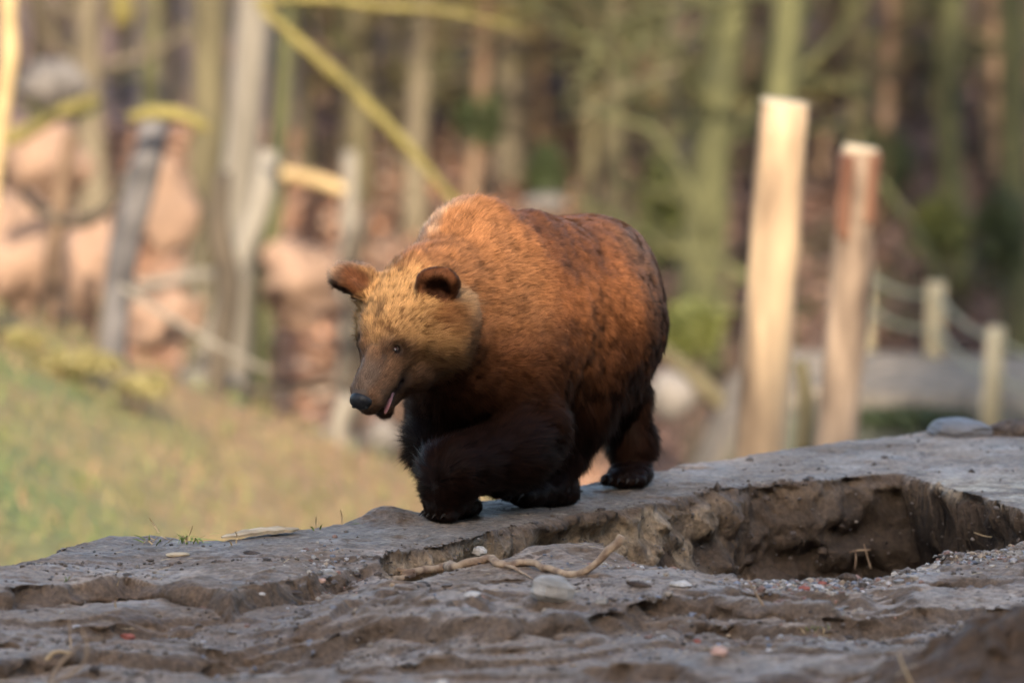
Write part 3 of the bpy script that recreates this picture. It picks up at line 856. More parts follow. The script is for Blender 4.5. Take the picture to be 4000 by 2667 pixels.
def cap(a, b, ra, rb, k=0.06, sub=False):
    a, b = np.asarray(a, float), np.asarray(b, float)
    m = max(ra, rb) + k + 0.05
    sl, (X, Y, Z) = _win(np.minimum(a, b) - m, np.maximum(a, b) + m)
    ab = b - a
    t = ((X - a[0]) * ab[0] + (Y - a[1]) * ab[1] + (Z - a[2]) * ab[2]) / (ab @ ab + 1e-9)
    t = np.clip(t, 0, 1)
    d = np.sqrt((X - a[0] - t * ab[0]) ** 2 + (Y - a[1] - t * ab[1]) ** 2 + (Z - a[2] - t * ab[2]) ** 2) - (ra + (rb - ra) * t)
    _blend(sl, d.astype(np.float32), k, sub)

def ell(c, r, axes=None, k=0.06, sub=False):
    """ellipsoid: centre, three radii along the rows of axes"""
    c = np.asarray(c, float)
    A = np.eye(3) if axes is None else np.asarray(axes, float)
    m = max(r) + k + 0.05
    sl, (X, Y, Z) = _win(c - m, c + m)
    q = [((X - c[0]) * A[i][0] + (Y - c[1]) * A[i][1] + (Z - c[2]) * A[i][2]) for i in range(3)]
    k0 = np.sqrt(sum((q[i] / r[i]) ** 2 for i in range(3)))
    k1 = np.sqrt(sum((q[i] / r[i] ** 2) ** 2 for i in range(3))) + 1e-6
    d = k0 * (k0 - 1) / k1
    _blend(sl, d.astype(np.float32), k, sub)

def nrm(v):
    v = np.asarray(v, float)
    return v / np.linalg.norm(v)

PX = 1 / 270.0
HB = np.array([-0.62, -0.785, 0.0])          # heading of the trunk
LB = np.array([0.785, -0.62, 0.0])           # the bear's own left
ZZ = np.array([0, 0, 1.0])
# trunk
ell(P(584, 305, .50), (.335, .27, .335), (HB, LB, ZZ), .10)            # rump
ell(P(553, 325, .30), (.39, .305, .385), (HB, LB, ZZ), .15)            # belly
ell(P(512, 320, .04), (.32, .275, .36), (HB, LB, ZZ), .15)             # rib cage
ell(P(470, 254, -.06), (.17, .13, .185), (HB, LB, ZZ), .11)
ell(P(528, 300, .12), (.30, .20, .30), (HB, LB, ZZ), .12)             # back behind the hump             # hump
ell(P(470, 350, -.16), (.22, .22, .26), (HB, LB, ZZ), .12)             # breast
ell(P(512, 322, .04) + LB * .20 + HB * .02, (.135, .085, .235), (HB, LB, ZZ), .05)     # shoulder blade
ell(P(584, 335, .50) + LB * .17 + HB * .02, (.20, .10, .24), (HB, LB, ZZ), .06)        # haunch
cap(P(545, 255, .18) + LB * .33, P(556, 360, .18) + LB * .36, .020, .035, .12, sub=True)  # hollow behind the shoulder
cap(P(590, 300, .30) + LB * .30, P(585, 400, .30) + LB * .34, .015, .035, .10, sub=True)  # hollow before the haunch
# head frame
HF = nrm((-0.40, -0.53, -0.748))
HL = nrm(np.array([.80, -.60, -.0]) - HF * np.dot(HF, [.80, -.60, -.0]))
HU = np.cross(HF, HL)
if HU[2] < 0: HU = -HU
H0 = P(404, 321, -.52)
def H(f, l, u):
    return H0 + HF * f + HL * l + HU * u
AX = (HF, HL, HU)
# neck
cap(P(474, 276, -.08), P(418, 300, -.44), .20, .150, .12)
cap(P(462, 330, -.15), P(430, 340, -.42), .185, .13, .10)
# skull, cheeks, muzzle
ell(H(-.01, 0, .0), (.165, .150, .135), AX, .05)
ell(H(.06, 0, .045), (.115, .105, .085), AX, .05)                        # forehead
for s in (1, -1):
    ell(H(-.02, s * (.142 if s > 0 else .108), -.055), (.13, .092, .115) if s > 0 else (.12, .080, .10), AX, .06)           # cheek ruff
    ell(H(.115, s * .062, .020), (.07, .045, .05), AX, .04)            # brow and cheek bone
cap(H(.12, 0, -.01), H(.325, 0, .000), .090, .053, .05)                # muzzle
cap(H(.30, 0, .012), H(.338, 0, .008), .044, .040, .03)                # nose pad base
cap(H(.24, .018, -.03), H(.335, .014, -.022), .046, .036, .03)
cap(H(.24, -.018, -.03), H(.335, -.014, -.022), .046, .036, .03)
cap(H(.06, 0, -.085), H(.205, 0, -.118), .075, .046, .05)              # lower jaw
cap(H(.205, 0, -.114), H(.318, 0, -.110), .040, .027, .02)
ell(H(.11, .080, -.110), (.10, .060, .055), AX, .06)                 # jaw and throat ruff
ell(H(.11, -.070, -.105), (.09, .050, .050), AX, .06)
for s in (1, -1):
    ell(H(.140, s * .048, .070), (.038, .020, .014), AX, .03)             # brow over the eye
    cap(H(.20, s * .052, -.005), H(.30, s * .040, -.012), .018, .016, .03)   # upper lip pad
cap(H(.20, 0, .072), H(.31, 0, .044), .012, .010, .03)                    # bridge of the nose
# mouth slit
for s in (1, -1):
    cap(H(.165, s * .062, -.064), H(.30, s * .044, -.082), .006, .010, .010, sub=True)
ell(H(.30, 0, -.080), (.075, .045, .010), AX, .010, sub=True)
# eye sockets
EYES = [H(.158, s * .064, .045) for s in (1, -1)]
for s, e in zip((1, -1), EYES):
    ell(e + HL * s * .010 + HU * .006 + HF * .008, (.018, .014, .013), AX, .02, sub=True)
# ears
EARS = []
for s in (1, -1):
    base = H(-.060, s * .135, .066)
    tip = H(-.098, .196, .136) if s > 0 else H(-.070, -.204, .138)
    out = nrm(tip - base)
    fr = nrm(HF * .55 + HL * s * .60 + HU * (.50 if s > 0 else .25))                       # the way the ear opens
    fr = nrm(fr - out * np.dot(fr, out))
    side = np.cross(out, fr)
    c = base * .35 + tip * .65
    EARS.append((c, out, fr, side, base, tip))
    ell(c, (.084, .032 if s > 0 else .044, .068), (out, fr, side), .025)
    cap(base - out * .03, c, .055, .05, .05)
    ell(c + fr * (.036 if s > 0 else .046) + out * .002, (.062, .020, .050), (out, fr, side), .022, sub=True)
# left fore leg, reaching across
EL_ = P(531, 422, -.20)
cap(P(524, 360, -.14), EL_, .165, .112, .10)
cap(EL_, P(514, 453, -.30), .112, .100, .06)
cap(P(516, 450, -.30), P(452, 474, -.48), .106, .096, .07)
cap(P(452, 474, -.48), P(446, 498, -.48), .088, .076, .05)
cap(P(505, 470, -.28), P(497, 489, -.24), .060, .028, .05)              # long elbow hair
ell(P(448, 503, -.46), (.085, .075, .050), (nrm((-.8, -.6, 0)), nrm((.6, -.8, 0)), ZZ), .03)
# right fore leg, planted behind it
cap(P(450, 370, .02), P(443, 440, -.10), .140, .112, .10)
cap(P(447, 440, -.10), P(452, 490, -.20), .098, .078, .06)
ell(P(458, 507, -.30), (.105, .07, .042), (HB, LB, ZZ), .04)
# left hind leg, stepping forward
cap(P(588, 325, .32), P(568, 402, .20), .222, .135, .10)
cap(P(568, 402, .20), P(556, 452, .16), .128, .080, .07)
cap(P(556, 452, .16), P(553, 486, .08), .078, .060, .05)
cap(P(566, 492, .10), P(528, 492, -.08), .050, .048, .04)
ell(P(525, 493, -.08), (.085, .062, .040), (HB, LB, ZZ), .03)
# right hind leg, trailing
cap(P(592, 330, .62), P(626, 390, .66), .16, .070, .07)
cap(P(626, 390, .66), P(632, 440, .66), .074, .064, .05)
cap(P(632, 440, .66), P(631, 468, .62), .064, .060, .05)
RF = P(630, 475, .54)
FT = nrm((-.35, -.94, 0)); FTL = nrm((.94, -.35, 0))
ell(RF, (.11, .080, .044), (FT, FTL, ZZ), .04)
# tail
cap(P(622, 300, .84), P(628, 320, .90), .05, .03, .05)

# toes: small swellings in front of each paw
CLAWS = []
def toes(c, fwd, left, n=5, spread=.062, reach=.062, r=.021, z0=None, claw=.045, curl=.55):
    for i in range(n):
        t = (i - (n - 1) / 2) / ((n - 1) / 2)
        p = c + left * t * spread + fwd * (reach - .018 * t * t)
        if z0 is not None: p = np.array([p[0], p[1], z0])
        ell(p, (r * 1.45, r * .95, r), (fwd, left, ZZ), .010)
        CLAWS.append((p + fwd * r * 1.25 + ZZ * r * .35, nrm(fwd + left * t * .12), claw, curl))
toes(P(448, 505, -.46), nrm((-.80, -.6, 0)), nrm((.6, -.8, 0)), z0=.026, reach=.050, claw=.026)
toes(P(458, 507, -.30), nrm((-.62, -.785, 0)), nrm((.785, -.62, 0)), z0=.028, claw=.026)
toes(RF, FT, FTL, z0=RF[2] - .010, spread=.066, claw=.024, reach=.095)
toes(P(525, 493, -.08), HB, LB, z0=None, spread=.055, reach=.07)

# ---------------------------------------------------------------- surface nets
def surface_nets(F, origin, h):
    inside = F < 0
    n = F.shape
    c = np.zeros((n[0] - 1, n[1] - 1, n[2] - 1), dtype=np.int16)
    for i in (0, 1):
        for j in (0, 1):
            for k in (0, 1):
                c += inside[i:n[0] - 1 + i, j:n[1] - 1 + j, k:n[2] - 1 + k]
    cells = np.argwhere((c > 0) & (c < 8))
    idx = np.full(c.shape, -1, dtype=np.int32)
    idx[cells[:, 0], cells[:, 1], cells[:, 2]] = np.arange(len(cells))
    acc = np.zeros((len(cells), 3)); cnt = np.zeros(len(cells))
    cor = [(i, j, k) for i in (0, 1) for j in (0, 1) for k in (0, 1)]
    for a in range(8):
        for b in range(a + 1, 8):
            A, B = np.array(cor[a]), np.array(cor[b])
            if np.abs(A - B).sum() != 1: continue
            pa, pb = cells + A, cells + B
            fa = F[pa[:, 0], pa[:, 1], pa[:, 2]]; fb = F[pb[:, 0], pb[:, 1], pb[:, 2]]
            m = (fa < 0) != (fb < 0)
            t = np.where(m, fa / np.where(m, fa - fb, 1), 0)[:, None]
            acc += np.where(m[:, None], A + (B - A) * t, 0)
            cnt += m
    V = origin + h * (cells + acc / cnt[:, None])
    Q = []
    for ax in range(3):
        u, v = (ax + 1) % 3, (ax + 2) % 3
        s0 = [slice(None)] * 3; s1 = [slice(None)] * 3
        s0[ax] = slice(0, n[ax] - 1); s1[ax] = slice(1, n[ax])
        a, b = inside[tuple(s0)], inside[tuple(s1)]
        e = np.argwhere(a != b)
        e = e[(e[:, u] > 0) & (e[:, v] > 0) & (e[:, u] < n[u] - 1) & (e[:, v] < n[v] - 1)]
        flip = a[e[:, 0], e[:, 1], e[:, 2]]
        def g(du, dv):
            q = e.copy(); q[:, u] -= du; q[:, v] -= dv
            return idx[q[:, 0], q[:, 1], q[:, 2]]
        q = np.stack([g(0, 0), g(1, 0), g(1, 1), g(0, 1)], 1)
        q[~flip] = q[~flip][:, ::-1]
        Q.append(q)
    return V, np.concatenate(Q)

# muscle: shoulder blade, upper arm, haunch, and the hollows between them
def field_at(Fd, p):
    q = (p - BMIN) / GS
    i = np.clip(np.floor(q).astype(int), 0, BN - 2)
    f = np.clip(q - i, 0, 1)
    r = 0
    for a in (0, 1):
        for b in (0, 1):
            for c in (0, 1):
                w = (f[:, 0] if a else 1 - f[:, 0]) * (f[:, 1] if b else 1 - f[:, 1]) * (f[:, 2] if c else 1 - f[:, 2])
                r = r + w * Fd[i[:, 0] + a, i[:, 1] + b, i[:, 2] + c]
    return r

BV, BQ = surface_nets(FIELD, BMIN, GS)
def grad(p, e=.006):
    g = np.stack([field_at(FIELD, p + np.eye(3)[k] * e) - field_at(FIELD, p - np.eye(3)[k] * e) for k in range(3)], 1)
    return g / (np.linalg.norm(g, axis=1, keepdims=True) + 1e-9)
for _ in range(2):
    BV = BV - grad(BV) * field_at(FIELD, BV)[:, None] * .8
print('bear verts', len(BV))

def vnormals(V, Q):
    n = np.cross(V[Q[:, 2]] - V[Q[:, 0]], V[Q[:, 3]] - V[Q[:, 1]])
    out = np.zeros_like(V)
    for k in range(4):
        for a in range(3):
            out[:, a] += np.bincount(Q[:, k], n[:, a], len(V))
    return out / (np.linalg.norm(out, axis=1, keepdims=True) + 1e-9)
_n = grad(BV)
_h = BV - H0
_far = sstep(.22, .34, np.linalg.norm(_h - HF * .1, axis=1)) * sstep(.12, .30, BV[:, 2])
_fl = BV * np.array([1, 1, .75])
BV = BV + _n * (_far * (.016 * fbm(_fl, 4.2, 2, 201) + .009 * fbm(_fl, 11, 2, 203)))[:, None]
BN_ = vnormals(BV, BQ)
if np.sum(BN_ * _n) < 0: BN_ = -BN_
# ---- where on the animal a point is
def L3(a, b, t):
    return np.asarray(a)[None, :] * (1 - t[:, None]) + np.asarray(b)[None, :] * t[:, None]

def seg_d(p, a, b):
    ab = b - a
    t = np.clip(((p - a) @ ab) / (ab @ ab), 0, 1)
    return np.linalg.norm(p - a - t[:, None] * ab, axis=1)

def mixc(c, d, w):
    return c * (1 - w[:, None]) + np.asarray(d)[None, :] * w[:, None] if np.ndim(d) == 1 else c * (1 - w[:, None]) + d * w[:, None]

def regions(p):
    h = p - H0
    f, l, u = h @ HF, h @ HL, h @ HU
    w = {}
    rad = np.sqrt((f / 1.15) ** 2 + l ** 2 + u ** 2)
    w['head'] = sstep(.265, .20, rad) * sstep(-.22, -.08, f)
    w['head'] = np.maximum(w['head'], sstep(.09, .14, f) * sstep(.22, .16, np.sqrt(l * l + u * u)) * sstep(.50, .42, f))
    w['muzzle'] = sstep(.135, .20, f) * w['head']
    ear = np.zeros(len(p)); inner = np.zeros(len(p))
    for c, out, fr, side, base, tip in EARS:
        q = p - c
        a = np.sqrt((q @ out / .088) ** 2 + (q @ fr / .055) ** 2 + (q @ side / .080) ** 2)
        e = sstep(1.12, .92, a)
        ear = np.maximum(ear, e)
        i = np.sqrt(((q @ out - .002) / .064) ** 2 + (q @ side / .056) ** 2)
        inner = np.maximum(inner, sstep(1.05, .75, i) * e * (q @ fr > -.004))
    w['ear'], w['inner'] = ear, inner
    along = (p - P(512, 320, .04)) @ HB
    side = (p - P(512, 320, .04)) @ LB
    w['along'] = along
    w['side'] = side
    w['flu'] = (f, l, u)
    z = p[:, 2]
    n = vnoise(p, 5, 3) * .05 + vnoise(p, 14, 5) * .02
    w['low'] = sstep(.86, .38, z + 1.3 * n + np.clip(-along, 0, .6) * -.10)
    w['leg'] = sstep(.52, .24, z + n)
    w['neck'] = sstep(.02, .24, along + n) * (1 - w['head'])
    return w

def fur_colour(p, w):
    """root tip colour (linear) of every hair at p"""
    n1 = vnoise(p, 9, 11); n2 = vnoise(p, 28, 12); n3 = vnoise(p, 4, 13)
    f, l, u = w['flu']
    c = np.tile([.170, .066, .029], (len(p), 1))                       # flank: rusty brown
    c = mixc(c, [.260, .100, .040], sstep(-.2, .8, n3))
    c = mixc(c, [.085, .034, .017], sstep(.0, .6, vnoise(p * np.array([1, 1, .7]), 4.3, 71) + .35 * vnoise(p, 10, 72)) * .65)
    c = mixc(c, [.085, .036, .019], np.exp(-((w['along'] + .02) / .11) ** 2) * sstep(.78, .92, p[:, 2]) * .75)
    # grey brown rump and spine, sky sheen and dimness put into the coat
    rump = sstep(.30, .62, -w['along'] + n1 * .06)
    c = mixc(c, [.105, .060, .040], rump * .9)
    c = mixc(c, [.10, .048, .028], sstep(.25, .8, n1 + .6 * n2) * sstep(.9, 1.08, p[:, 2] + .02) * .12)
    c = mixc(c, [.13, .055, .026], sstep(.93, 1.05, p[:, 2]) * sstep(.05, -.25, w['along']) * .55)
    # neck and hump: lighter, ticked
    c = mixc(c, [.235, .105, .046], w['neck'] * sstep(.52, .75, p[:, 2]))
    mot = sstep(-.4, .9, vnoise(p, 8, 63) + .4 * vnoise(p, 18, 64)) * sstep(.6, .8, p[:, 2])
    c = mixc(c, [.085, .040, .024], mot * .22 * (1 - w['neck']))
    tick = sstep(.1, .6, vnoise(p, 70, 61) + .5 * vnoise(p, 16, 62))
    c = mixc(c, [.07, .030, .013], w['neck'] * tick * .6)
    c = mixc(c, [.50, .40, .30], w['neck'] * sstep(.0, .20, -w['side'] + .05 * n2) * sstep(.70, .88, p[:, 2] + .0) * .55)  # whitish skylit rim of the nape painted into the fur
    # dark legs; shade over the lower body put into the fur colour
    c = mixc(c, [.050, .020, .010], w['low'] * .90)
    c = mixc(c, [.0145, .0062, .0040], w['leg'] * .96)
    # head
    hc = np.tile([.40, .225, .095], (len(p), 1))
    fleck = sstep(.08, .48, vnoise(np.stack([f * .35, l, u], 1), 210, 21) + .45 * vnoise(p, 22, 22))
    hc = mixc(hc, [.085, .036, .014], fleck * .80)
    hc = mixc(hc, [.42, .275, .150], sstep(-.01, -.08, f) * sstep(.12, .19, l) * .6)  # lit rear edge of the cheek ruff painted as paler hair
    hc = mixc(hc, [.24, .13, .062], sstep(.0, -.11, u) * .8 * sstep(.24, .17, l))           # darker below the cheek
    hc = mixc(hc, [.15, .075, .036], sstep(-.10, -.165, u) * .7)
    hc = mixc(hc, [.16, .062, .022], sstep(.10, .02, np.abs(f + .0)) * sstep(.13, .17, np.abs(l)) * sstep(-.06, .02, u) * sstep(.12, .06, u) * .8)  # rusty patch below the ear
    mz = np.tile([.200, .108, .058], (len(p), 1))
    mz = mixc(mz, [.185, .122, .082], sstep(.03, .05, u) * sstep(.2, .28, f))
    mz = mixc(mz, [.095, .052, .030], sstep(.0, -.05, u))
    hc = mixc(hc, mz, sstep(.125, .215, f + .012 * n2 + np.abs(l) * .30))
    for e in EYES:
        d = np.linalg.norm(p - e, axis=1)
        hc = mixc(hc, [.026, .013, .009], sstep(.058, .026, d) * .97)
    hc = mixc(hc, [.055, .028, .018], np.exp(-((np.abs(l) - .040) / .016) ** 2 - ((f - .215) / .05) ** 2) * (u > 0) * .55)
    hc = mixc(hc, [.05, .028, .02], np.exp(-(l / .012) ** 2) * sstep(.05, .09, u) * sstep(.0, .04, f) * sstep(.16, .12, f) * .6)
    c = mixc(c, hc, w['head'])
    ec = mixc(np.tile([.105, .040, .018], (len(p), 1)), [.050, .020, .011], w['inner'])  # inner ear darkened to carry the shade of the ear cup
    ec = mixc(ec, [.07, .028, .013], sstep(.2, .7, n2) * .5)
    c = mixc(c, ec, w['ear'])
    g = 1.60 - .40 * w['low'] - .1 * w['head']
    return c * g[:, None]

def fur_len(p, w):
    f, l, u = w['flu']
    L = np.full(len(p), .017)
    L = L + (.043 - L) * w['neck'] * sstep(.55, .8, p[:, 2])
    spine = np.exp(-((w['side'] + .0) / .05) ** 2) * sstep(.90, 1.0, p[:, 2]) * sstep(.0, .1, w['along']) * sstep(.42, .3, w['along'])
    L = L + .024 * spine
    L = L + (.036 - L) * w['low']
    L = L + (.062 - L) * w['leg'] * sstep(.10, .22, p[:, 2])
    L = L + (.012 - L) * sstep(.12, .05, p[:, 2])
    hl = .026 + .030 * sstep(.10, .17, np.abs(l)) + .022 * sstep(-.02, -.09, f) * sstep(.12, .18, np.abs(l)) + .022 * sstep(-.07, -.13, u) * sstep(.16, .06, f)
    hl = hl + (.020 - hl) * sstep(.09, .22, f)
    hl = hl + .008 * sstep(-.02, -.06, u) * sstep(.1, .2, f)
    for e in EYES:
        hl = np.where(np.linalg.norm(p - e, axis=1) < .034, .0035, hl)
    for s_ in (1, -1):
        dm = seg_d(p, H(.165, s_ * .062, -.064), H(.305, s_ * .044, -.082))
        hl = np.where(dm < .040, np.minimum(hl, .004 + .012 * sstep(.020, .040, dm)), hl)
    L = L + (hl - L) * w['head']
    L = L + (.021 - L) * w['ear']
    return L

def fur_dir(p, n, w):
    f, l, u = w['flu']
    d = np.tile(-HB * .8 - ZZ * .45, (len(p), 1))
    d = mixc(d, -ZZ * 1.0 - HB * .25, w['low'])
    dn = -HF[None, :] * .9 + (HL[None, :] * np.sign(l)[:, None]) * (.35 * sstep(.02, .15, np.abs(l)))[:, None] - ZZ * .25
    d = mixc(d, -HB * .55 + ZZ * .35, w['neck'] * .8)
    d = mixc(d, dn, w['head'])
    for c, out, fr, side, base, tip in EARS:
        m = (np.linalg.norm(p - c, axis=1) < .12) & (w['ear'] > .4)
        d[m] = out
    t = d - n * np.sum(d * n, 1)[:, None]
    t /= np.linalg.norm(t, axis=1, keepdims=True) + 1e-6
    return t

# bear object: the body is one continuous mesh, the rest hangs on it
bear = empty('bear', (0.1, 0.05, 0.0), 'large brown bear walking along the mud bank with head low and pink tongue showing', 'bear')
bw = regions(BV)
bme = mesh_np(BV, BQ, True, 'bear_body')
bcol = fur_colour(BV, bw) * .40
# bare skin: lips
lipd = np.full(len(BV), 9.0)
for s in (1, -1):
    lipd = np.minimum(lipd, seg_d(BV, H(.165, s * .060, -.060), H(.30, s * .042, -.082)))
lipd = np.minimum(lipd, seg_d(BV, H(.30, .04, -.082), H(.325, 0, -.085)))
lipd = np.minimum(lipd, seg_d(BV, H(.30, -.04, -.082), H(.325, 0, -.085)))
lip = sstep(.024, .016, lipd)
bcol = mixc(bcol, [.016, .010, .010], lip)
set_col(bme, bcol)
m_skin, n_, b_ = new_mat('bear_skin')
at = N(n_, 'ShaderNodeAttribute', attribute_name='col')
n_.links.new(at.outputs['Color'], b_.inputs['Base Color'])
b_.inputs['Roughness'].default_value = .62
b_.inputs['Specular IOR Level'].default_value = .25
bme.materials.append(m_skin)
body = link('body', bme, bear)

# ---- fur
NH = int(globals().get('NHAIR', 760000))
tri = np.concatenate([BQ[:, [0, 1, 2]], BQ[:, [0, 2, 3]]])
cen = BV[tri].mean(1)
e1 = BV[tri[:, 1]] - BV[tri[:, 0]]; e2 = BV[tri[:, 2]] - BV[tri[:, 0]]
area = np.linalg.norm(np.cross(e1, e2), axis=1) / 2
cw = regions(cen)
dens = area * (1 + 2.2 * cw['head'] + 2.5 * cw['muzzle'] + 1.5 * cw['ear'])
cl = seg_d(cen, H(.165, .060, -.060), H(.30, .042, -.082)); cl = np.minimum(cl, seg_d(cen, H(.165, -.060, -.060), H(.30, -.042, -.082)))
dens *= (cl > .017)
dens *= (np.linalg.norm(cen - H(.368, 0, .012), axis=1) > .044)
for e in EYES: dens *= (np.linalg.norm(cen - e, axis=1) > .0165)
pick = RNG.choice(len(tri), NH, p=dens / dens.sum())
r1 = np.sqrt(RNG.random(NH)); r2 = RNG.random(NH)
T = BV[tri[pick]]
root = T[:, 0] * (1 - r1)[:, None] + T[:, 1] * (r1 * (1 - r2))[:, None] + T[:, 2] * (r1 * r2)[:, None]
NT = BN_[tri[pick]]
nor = NT[:, 0] * (1 - r1)[:, None] + NT[:, 1] * (r1 * (1 - r2))[:, None] + NT[:, 2] * (r1 * r2)[:, None]
nor /= np.linalg.norm(nor, axis=1, keepdims=True) + 1e-9
w = regions(root)
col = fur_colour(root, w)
ln = fur_len(root, w) * (.65 + .6 * RNG.random(NH)) * (1 + .35 * (RNG.random(NH) < .06) * (w['muzzle'] < .1) * (w['ear'] < .2))
td = fur_dir(root, nor, w)
rough = (1 - .35 * w['muzzle']) * (1 - .35 * (1 - w['head']) * (1 - w['neck']) * (1 - w['low']))
clump = np.stack([vnoise(root, 34, 40 + k) + .6 * vnoise(root, 80, 50 + k) for k in range(3)], 1)
jit = RNG.normal(0, 1, (NH, 3))
lift = .72 + .12 * w['neck'] - .15 * w['low'] - .12 * w['muzzle'] + .15 * w['ear'] - .28 * w['head']
dr = td * .85 + nor * lift[:, None] + clump * (.33 * rough * (1 + .5 * w['leg']))[:, None] + jit * (.13 * rough)[:, None]
dr /= np.linalg.norm(dr, axis=1, keepdims=True)
K = 5
pos = np.empty((NH, K, 3), dtype=np.float32)
tt = np.linspace(0, 1, K)
grav = -ZZ[None, :] * (.35 * sstep(.03, .06, ln))[:, None]
for k, t in enumerate(tt):
    bend = td * .35 + grav - nor * .10
    pos[:, k] = root - nor * .002 + dr * (ln * t)[:, None] + bend * (ln * t * t * .6)[:, None]
bright = (.60 + .80 * RNG.random(NH)) * np.where(w['muzzle'] > .2, .62 + .80 * RNG.random(NH) ** 1.5, 1) * (1 + .16 * vnoise(root, 60, 31))
col = col * bright[:, None]
pc = np.empty((NH, K, 4), dtype=np.float32); pc[..., 3] = 1
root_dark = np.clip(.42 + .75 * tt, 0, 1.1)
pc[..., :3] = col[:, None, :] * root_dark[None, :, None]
rad = np.empty((NH, K), dtype=np.float32)
r0 = .00040 + .00036 * (1 - w['muzzle']) * (1 - .4 * w['head']) * (.7 + .3 * np.maximum(w['neck'], w['low']))
r0 = r0 * (760000 / NH) ** .4 + .00022 * w['muzzle']
rad[:] = r0[:, None] * np.array([1, .95, .8, .55, .15])[None, :]
hc_ = bpy.data.hair_curves.new('fur')
hc_.add_curves([K] * NH)
hc_.attributes['position'].data.foreach_set('vector', pos.ravel())
ra_ = hc_.attributes.get('radius') or hc_.attributes.new('radius', 'FLOAT', 'POINT')
ra_.data.foreach_set('value', rad.ravel())
na_ = hc_.attributes.new('nrm', 'FLOAT_VECTOR', 'POINT')
nv = nor[:, None, :] * .80 + dr[:, None, :] * np.array([.0, .1, .2, .3, .4])[None, :, None] + (clump * .30 * (rough)[:, None])[:, None, :]
nv /= np.linalg.norm(nv, axis=2, keepdims=True)
na_.data.foreach_set('vector', nv.astype(np.float32).ravel())
ca_ = hc_.attributes.new('col', 'FLOAT_COLOR', 'POINT')
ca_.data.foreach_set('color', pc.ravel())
m_fur, n_, b_ = new_mat('bear_fur')
at = N(n_, 'ShaderNodeAttribute', attribute_name='col')
n_.links.new(at.outputs['Color'], b_.inputs['Base Color'])
b_.inputs['Roughness'].default_value = .55
b_.inputs['Specular IOR Level'].default_value = .07
an = N(n_, 'ShaderNodeAttribute', attribute_name='nrm'); n_.links.new(an.outputs['Vector'], b_.inputs['Normal'])
hc_.materials.append(m_fur)
fur = link('fur', hc_, bear)
fur['kind'] = 'stuff'

# ---- eyes, nose, tongue, claws
def uv_ball(c, r, axes, name, mat, parent, nu=20, nv=14, fn=None):
    V, F = [], []
    A = np.asarray(axes)
    for j in range(nv + 1):
        a = math.pi * j / nv
        for i in range(nu):
            b = 2 * math.pi * i / nu
            q = np.array([math.cos(a), math.sin(a) * math.cos(b), math.sin(a) * math.sin(b)])
            if fn: q = fn(q)
            V.append(np.asarray(c) + A[0] * q[0] * r[0] + A[1] * q[1] * r[1] + A[2] * q[2] * r[2])
    for j in range(nv):
        for i in range(nu):
            i2 = (i + 1) % nu
            F.append([j * nu + i, j * nu + i2, (j + 1) * nu + i2, (j + 1) * nu + i])
    me = mesh_np(np.array(V), np.array(F), True, name)
    me.materials.append(mat)
    return link(name, me, parent)

m_eye, n_, b_ = new_mat('eye_dark_amber')
tc = N(n_, 'ShaderNodeAttribute', attribute_name='iris')
rp = N(n_, 'ShaderNodeValToRGB')
rp.color_ramp.elements[0].position = .42; rp.color_ramp.elements[0].color = (.004, .003, .003, 1)
rp.color_ramp.elements[1].position = .50; rp.color_ramp.elements[1].color = (.06, .017, .007, 1)
e_ = rp.color_ramp.elements.new(.80); e_.color = (.05, .013, .006, 1)
e_ = rp.color_ramp.elements.new(.86); e_.color = (.006, .004, .004, 1)
n_.links.new(tc.outputs['Fac'], rp.inputs[0]); n_.links.new(rp.outputs[0], b_.inputs['Base Color'])
b_.inputs['Roughness'].default_value = .06
b_.inputs['Coat Weight'].default_value = 1.0
m_lid, _, b2_ = new_mat('dark_eyelid'); b2_.inputs['Base Color'].default_value = (.012, .008, .007, 1); b2_.inputs['Roughness'].default_value = .4
for s, e in zip((1, -1), EYES):
    look = nrm(HF * .45 + HL * s * .62 + HU * .42)
    v1 = nrm(np.cross(look, ZZ)); v2 = np.cross(look, v1)
    o = uv_ball(e + look * .0032, (.0160,) * 3, (look, v1, v2), 'eye', m_eye, bear, 28, 24)
    co = np.array([v.co for v in o.data.vertices]); q = (co - e - look * .0032) / .0160
    r = np.sqrt((q @ v1) ** 2 + (q @ v2) ** 2); r[(q @ look) < 0] = 1
    ring = []
    rv1 = nrm(HF * .9 + HL * s * .25); rv1 = nrm(rv1 - look * np.dot(rv1, look)); rv2 = np.cross(look, rv1)
    for k in range(25):
        t_ = 2 * math.pi * k / 24
        ring.append(e + look * (.0138 - .004 * abs(math.cos(t_)) ** 3) + rv1 * .0155 * math.cos(t_) + rv2 * .0100 * math.sin(t_))
    RV, RF_ = [], []
    for k in range(24):
        c0 = ring[k]; o1 = nrm(c0 - e - look * np.dot(c0 - e, look))
        for i_ in range(8):
            q_ = 2 * math.pi * i_ / 8
            RV.append(c0 + (o1 * math.cos(q_) + look * math.sin(q_)) * .0034)
    for k in range(24):
        for i_ in range(8):
            RF_.append([k * 8 + i_, k * 8 + (i_ + 1) % 8, ((k + 1) % 24) * 8 + (i_ + 1) % 8, ((k + 1) % 24) * 8 + i_])
    lm_ = mesh_np(np.array(RV), np.array(RF_), True, 'eyelid'); lm_.materials.append(m_lid); link('eyelid', lm_, bear)
    a_ = o.data.attributes.new('iris', 'FLOAT', 'POINT'); a_.data.foreach_set('value', r.astype(np.float32))
m_nose = noise_mat('wet_black_nose', (.006, .006, .007), (.016, .016, .018), 90, rough=.45, bump=.5, bscale=260, bdist=.0015, spec=.3)
def nose_fn(q):
    x, y, z = q
    y *= 1 - .22 * max(0, -z) - .1 * max(0, z)
    return np.array([x, y, z])
nose = uv_ball(H(.368, 0, .012), (.032, .048, .038), AX, 'nose', m_nose, bear, 28, 20, nose_fn)
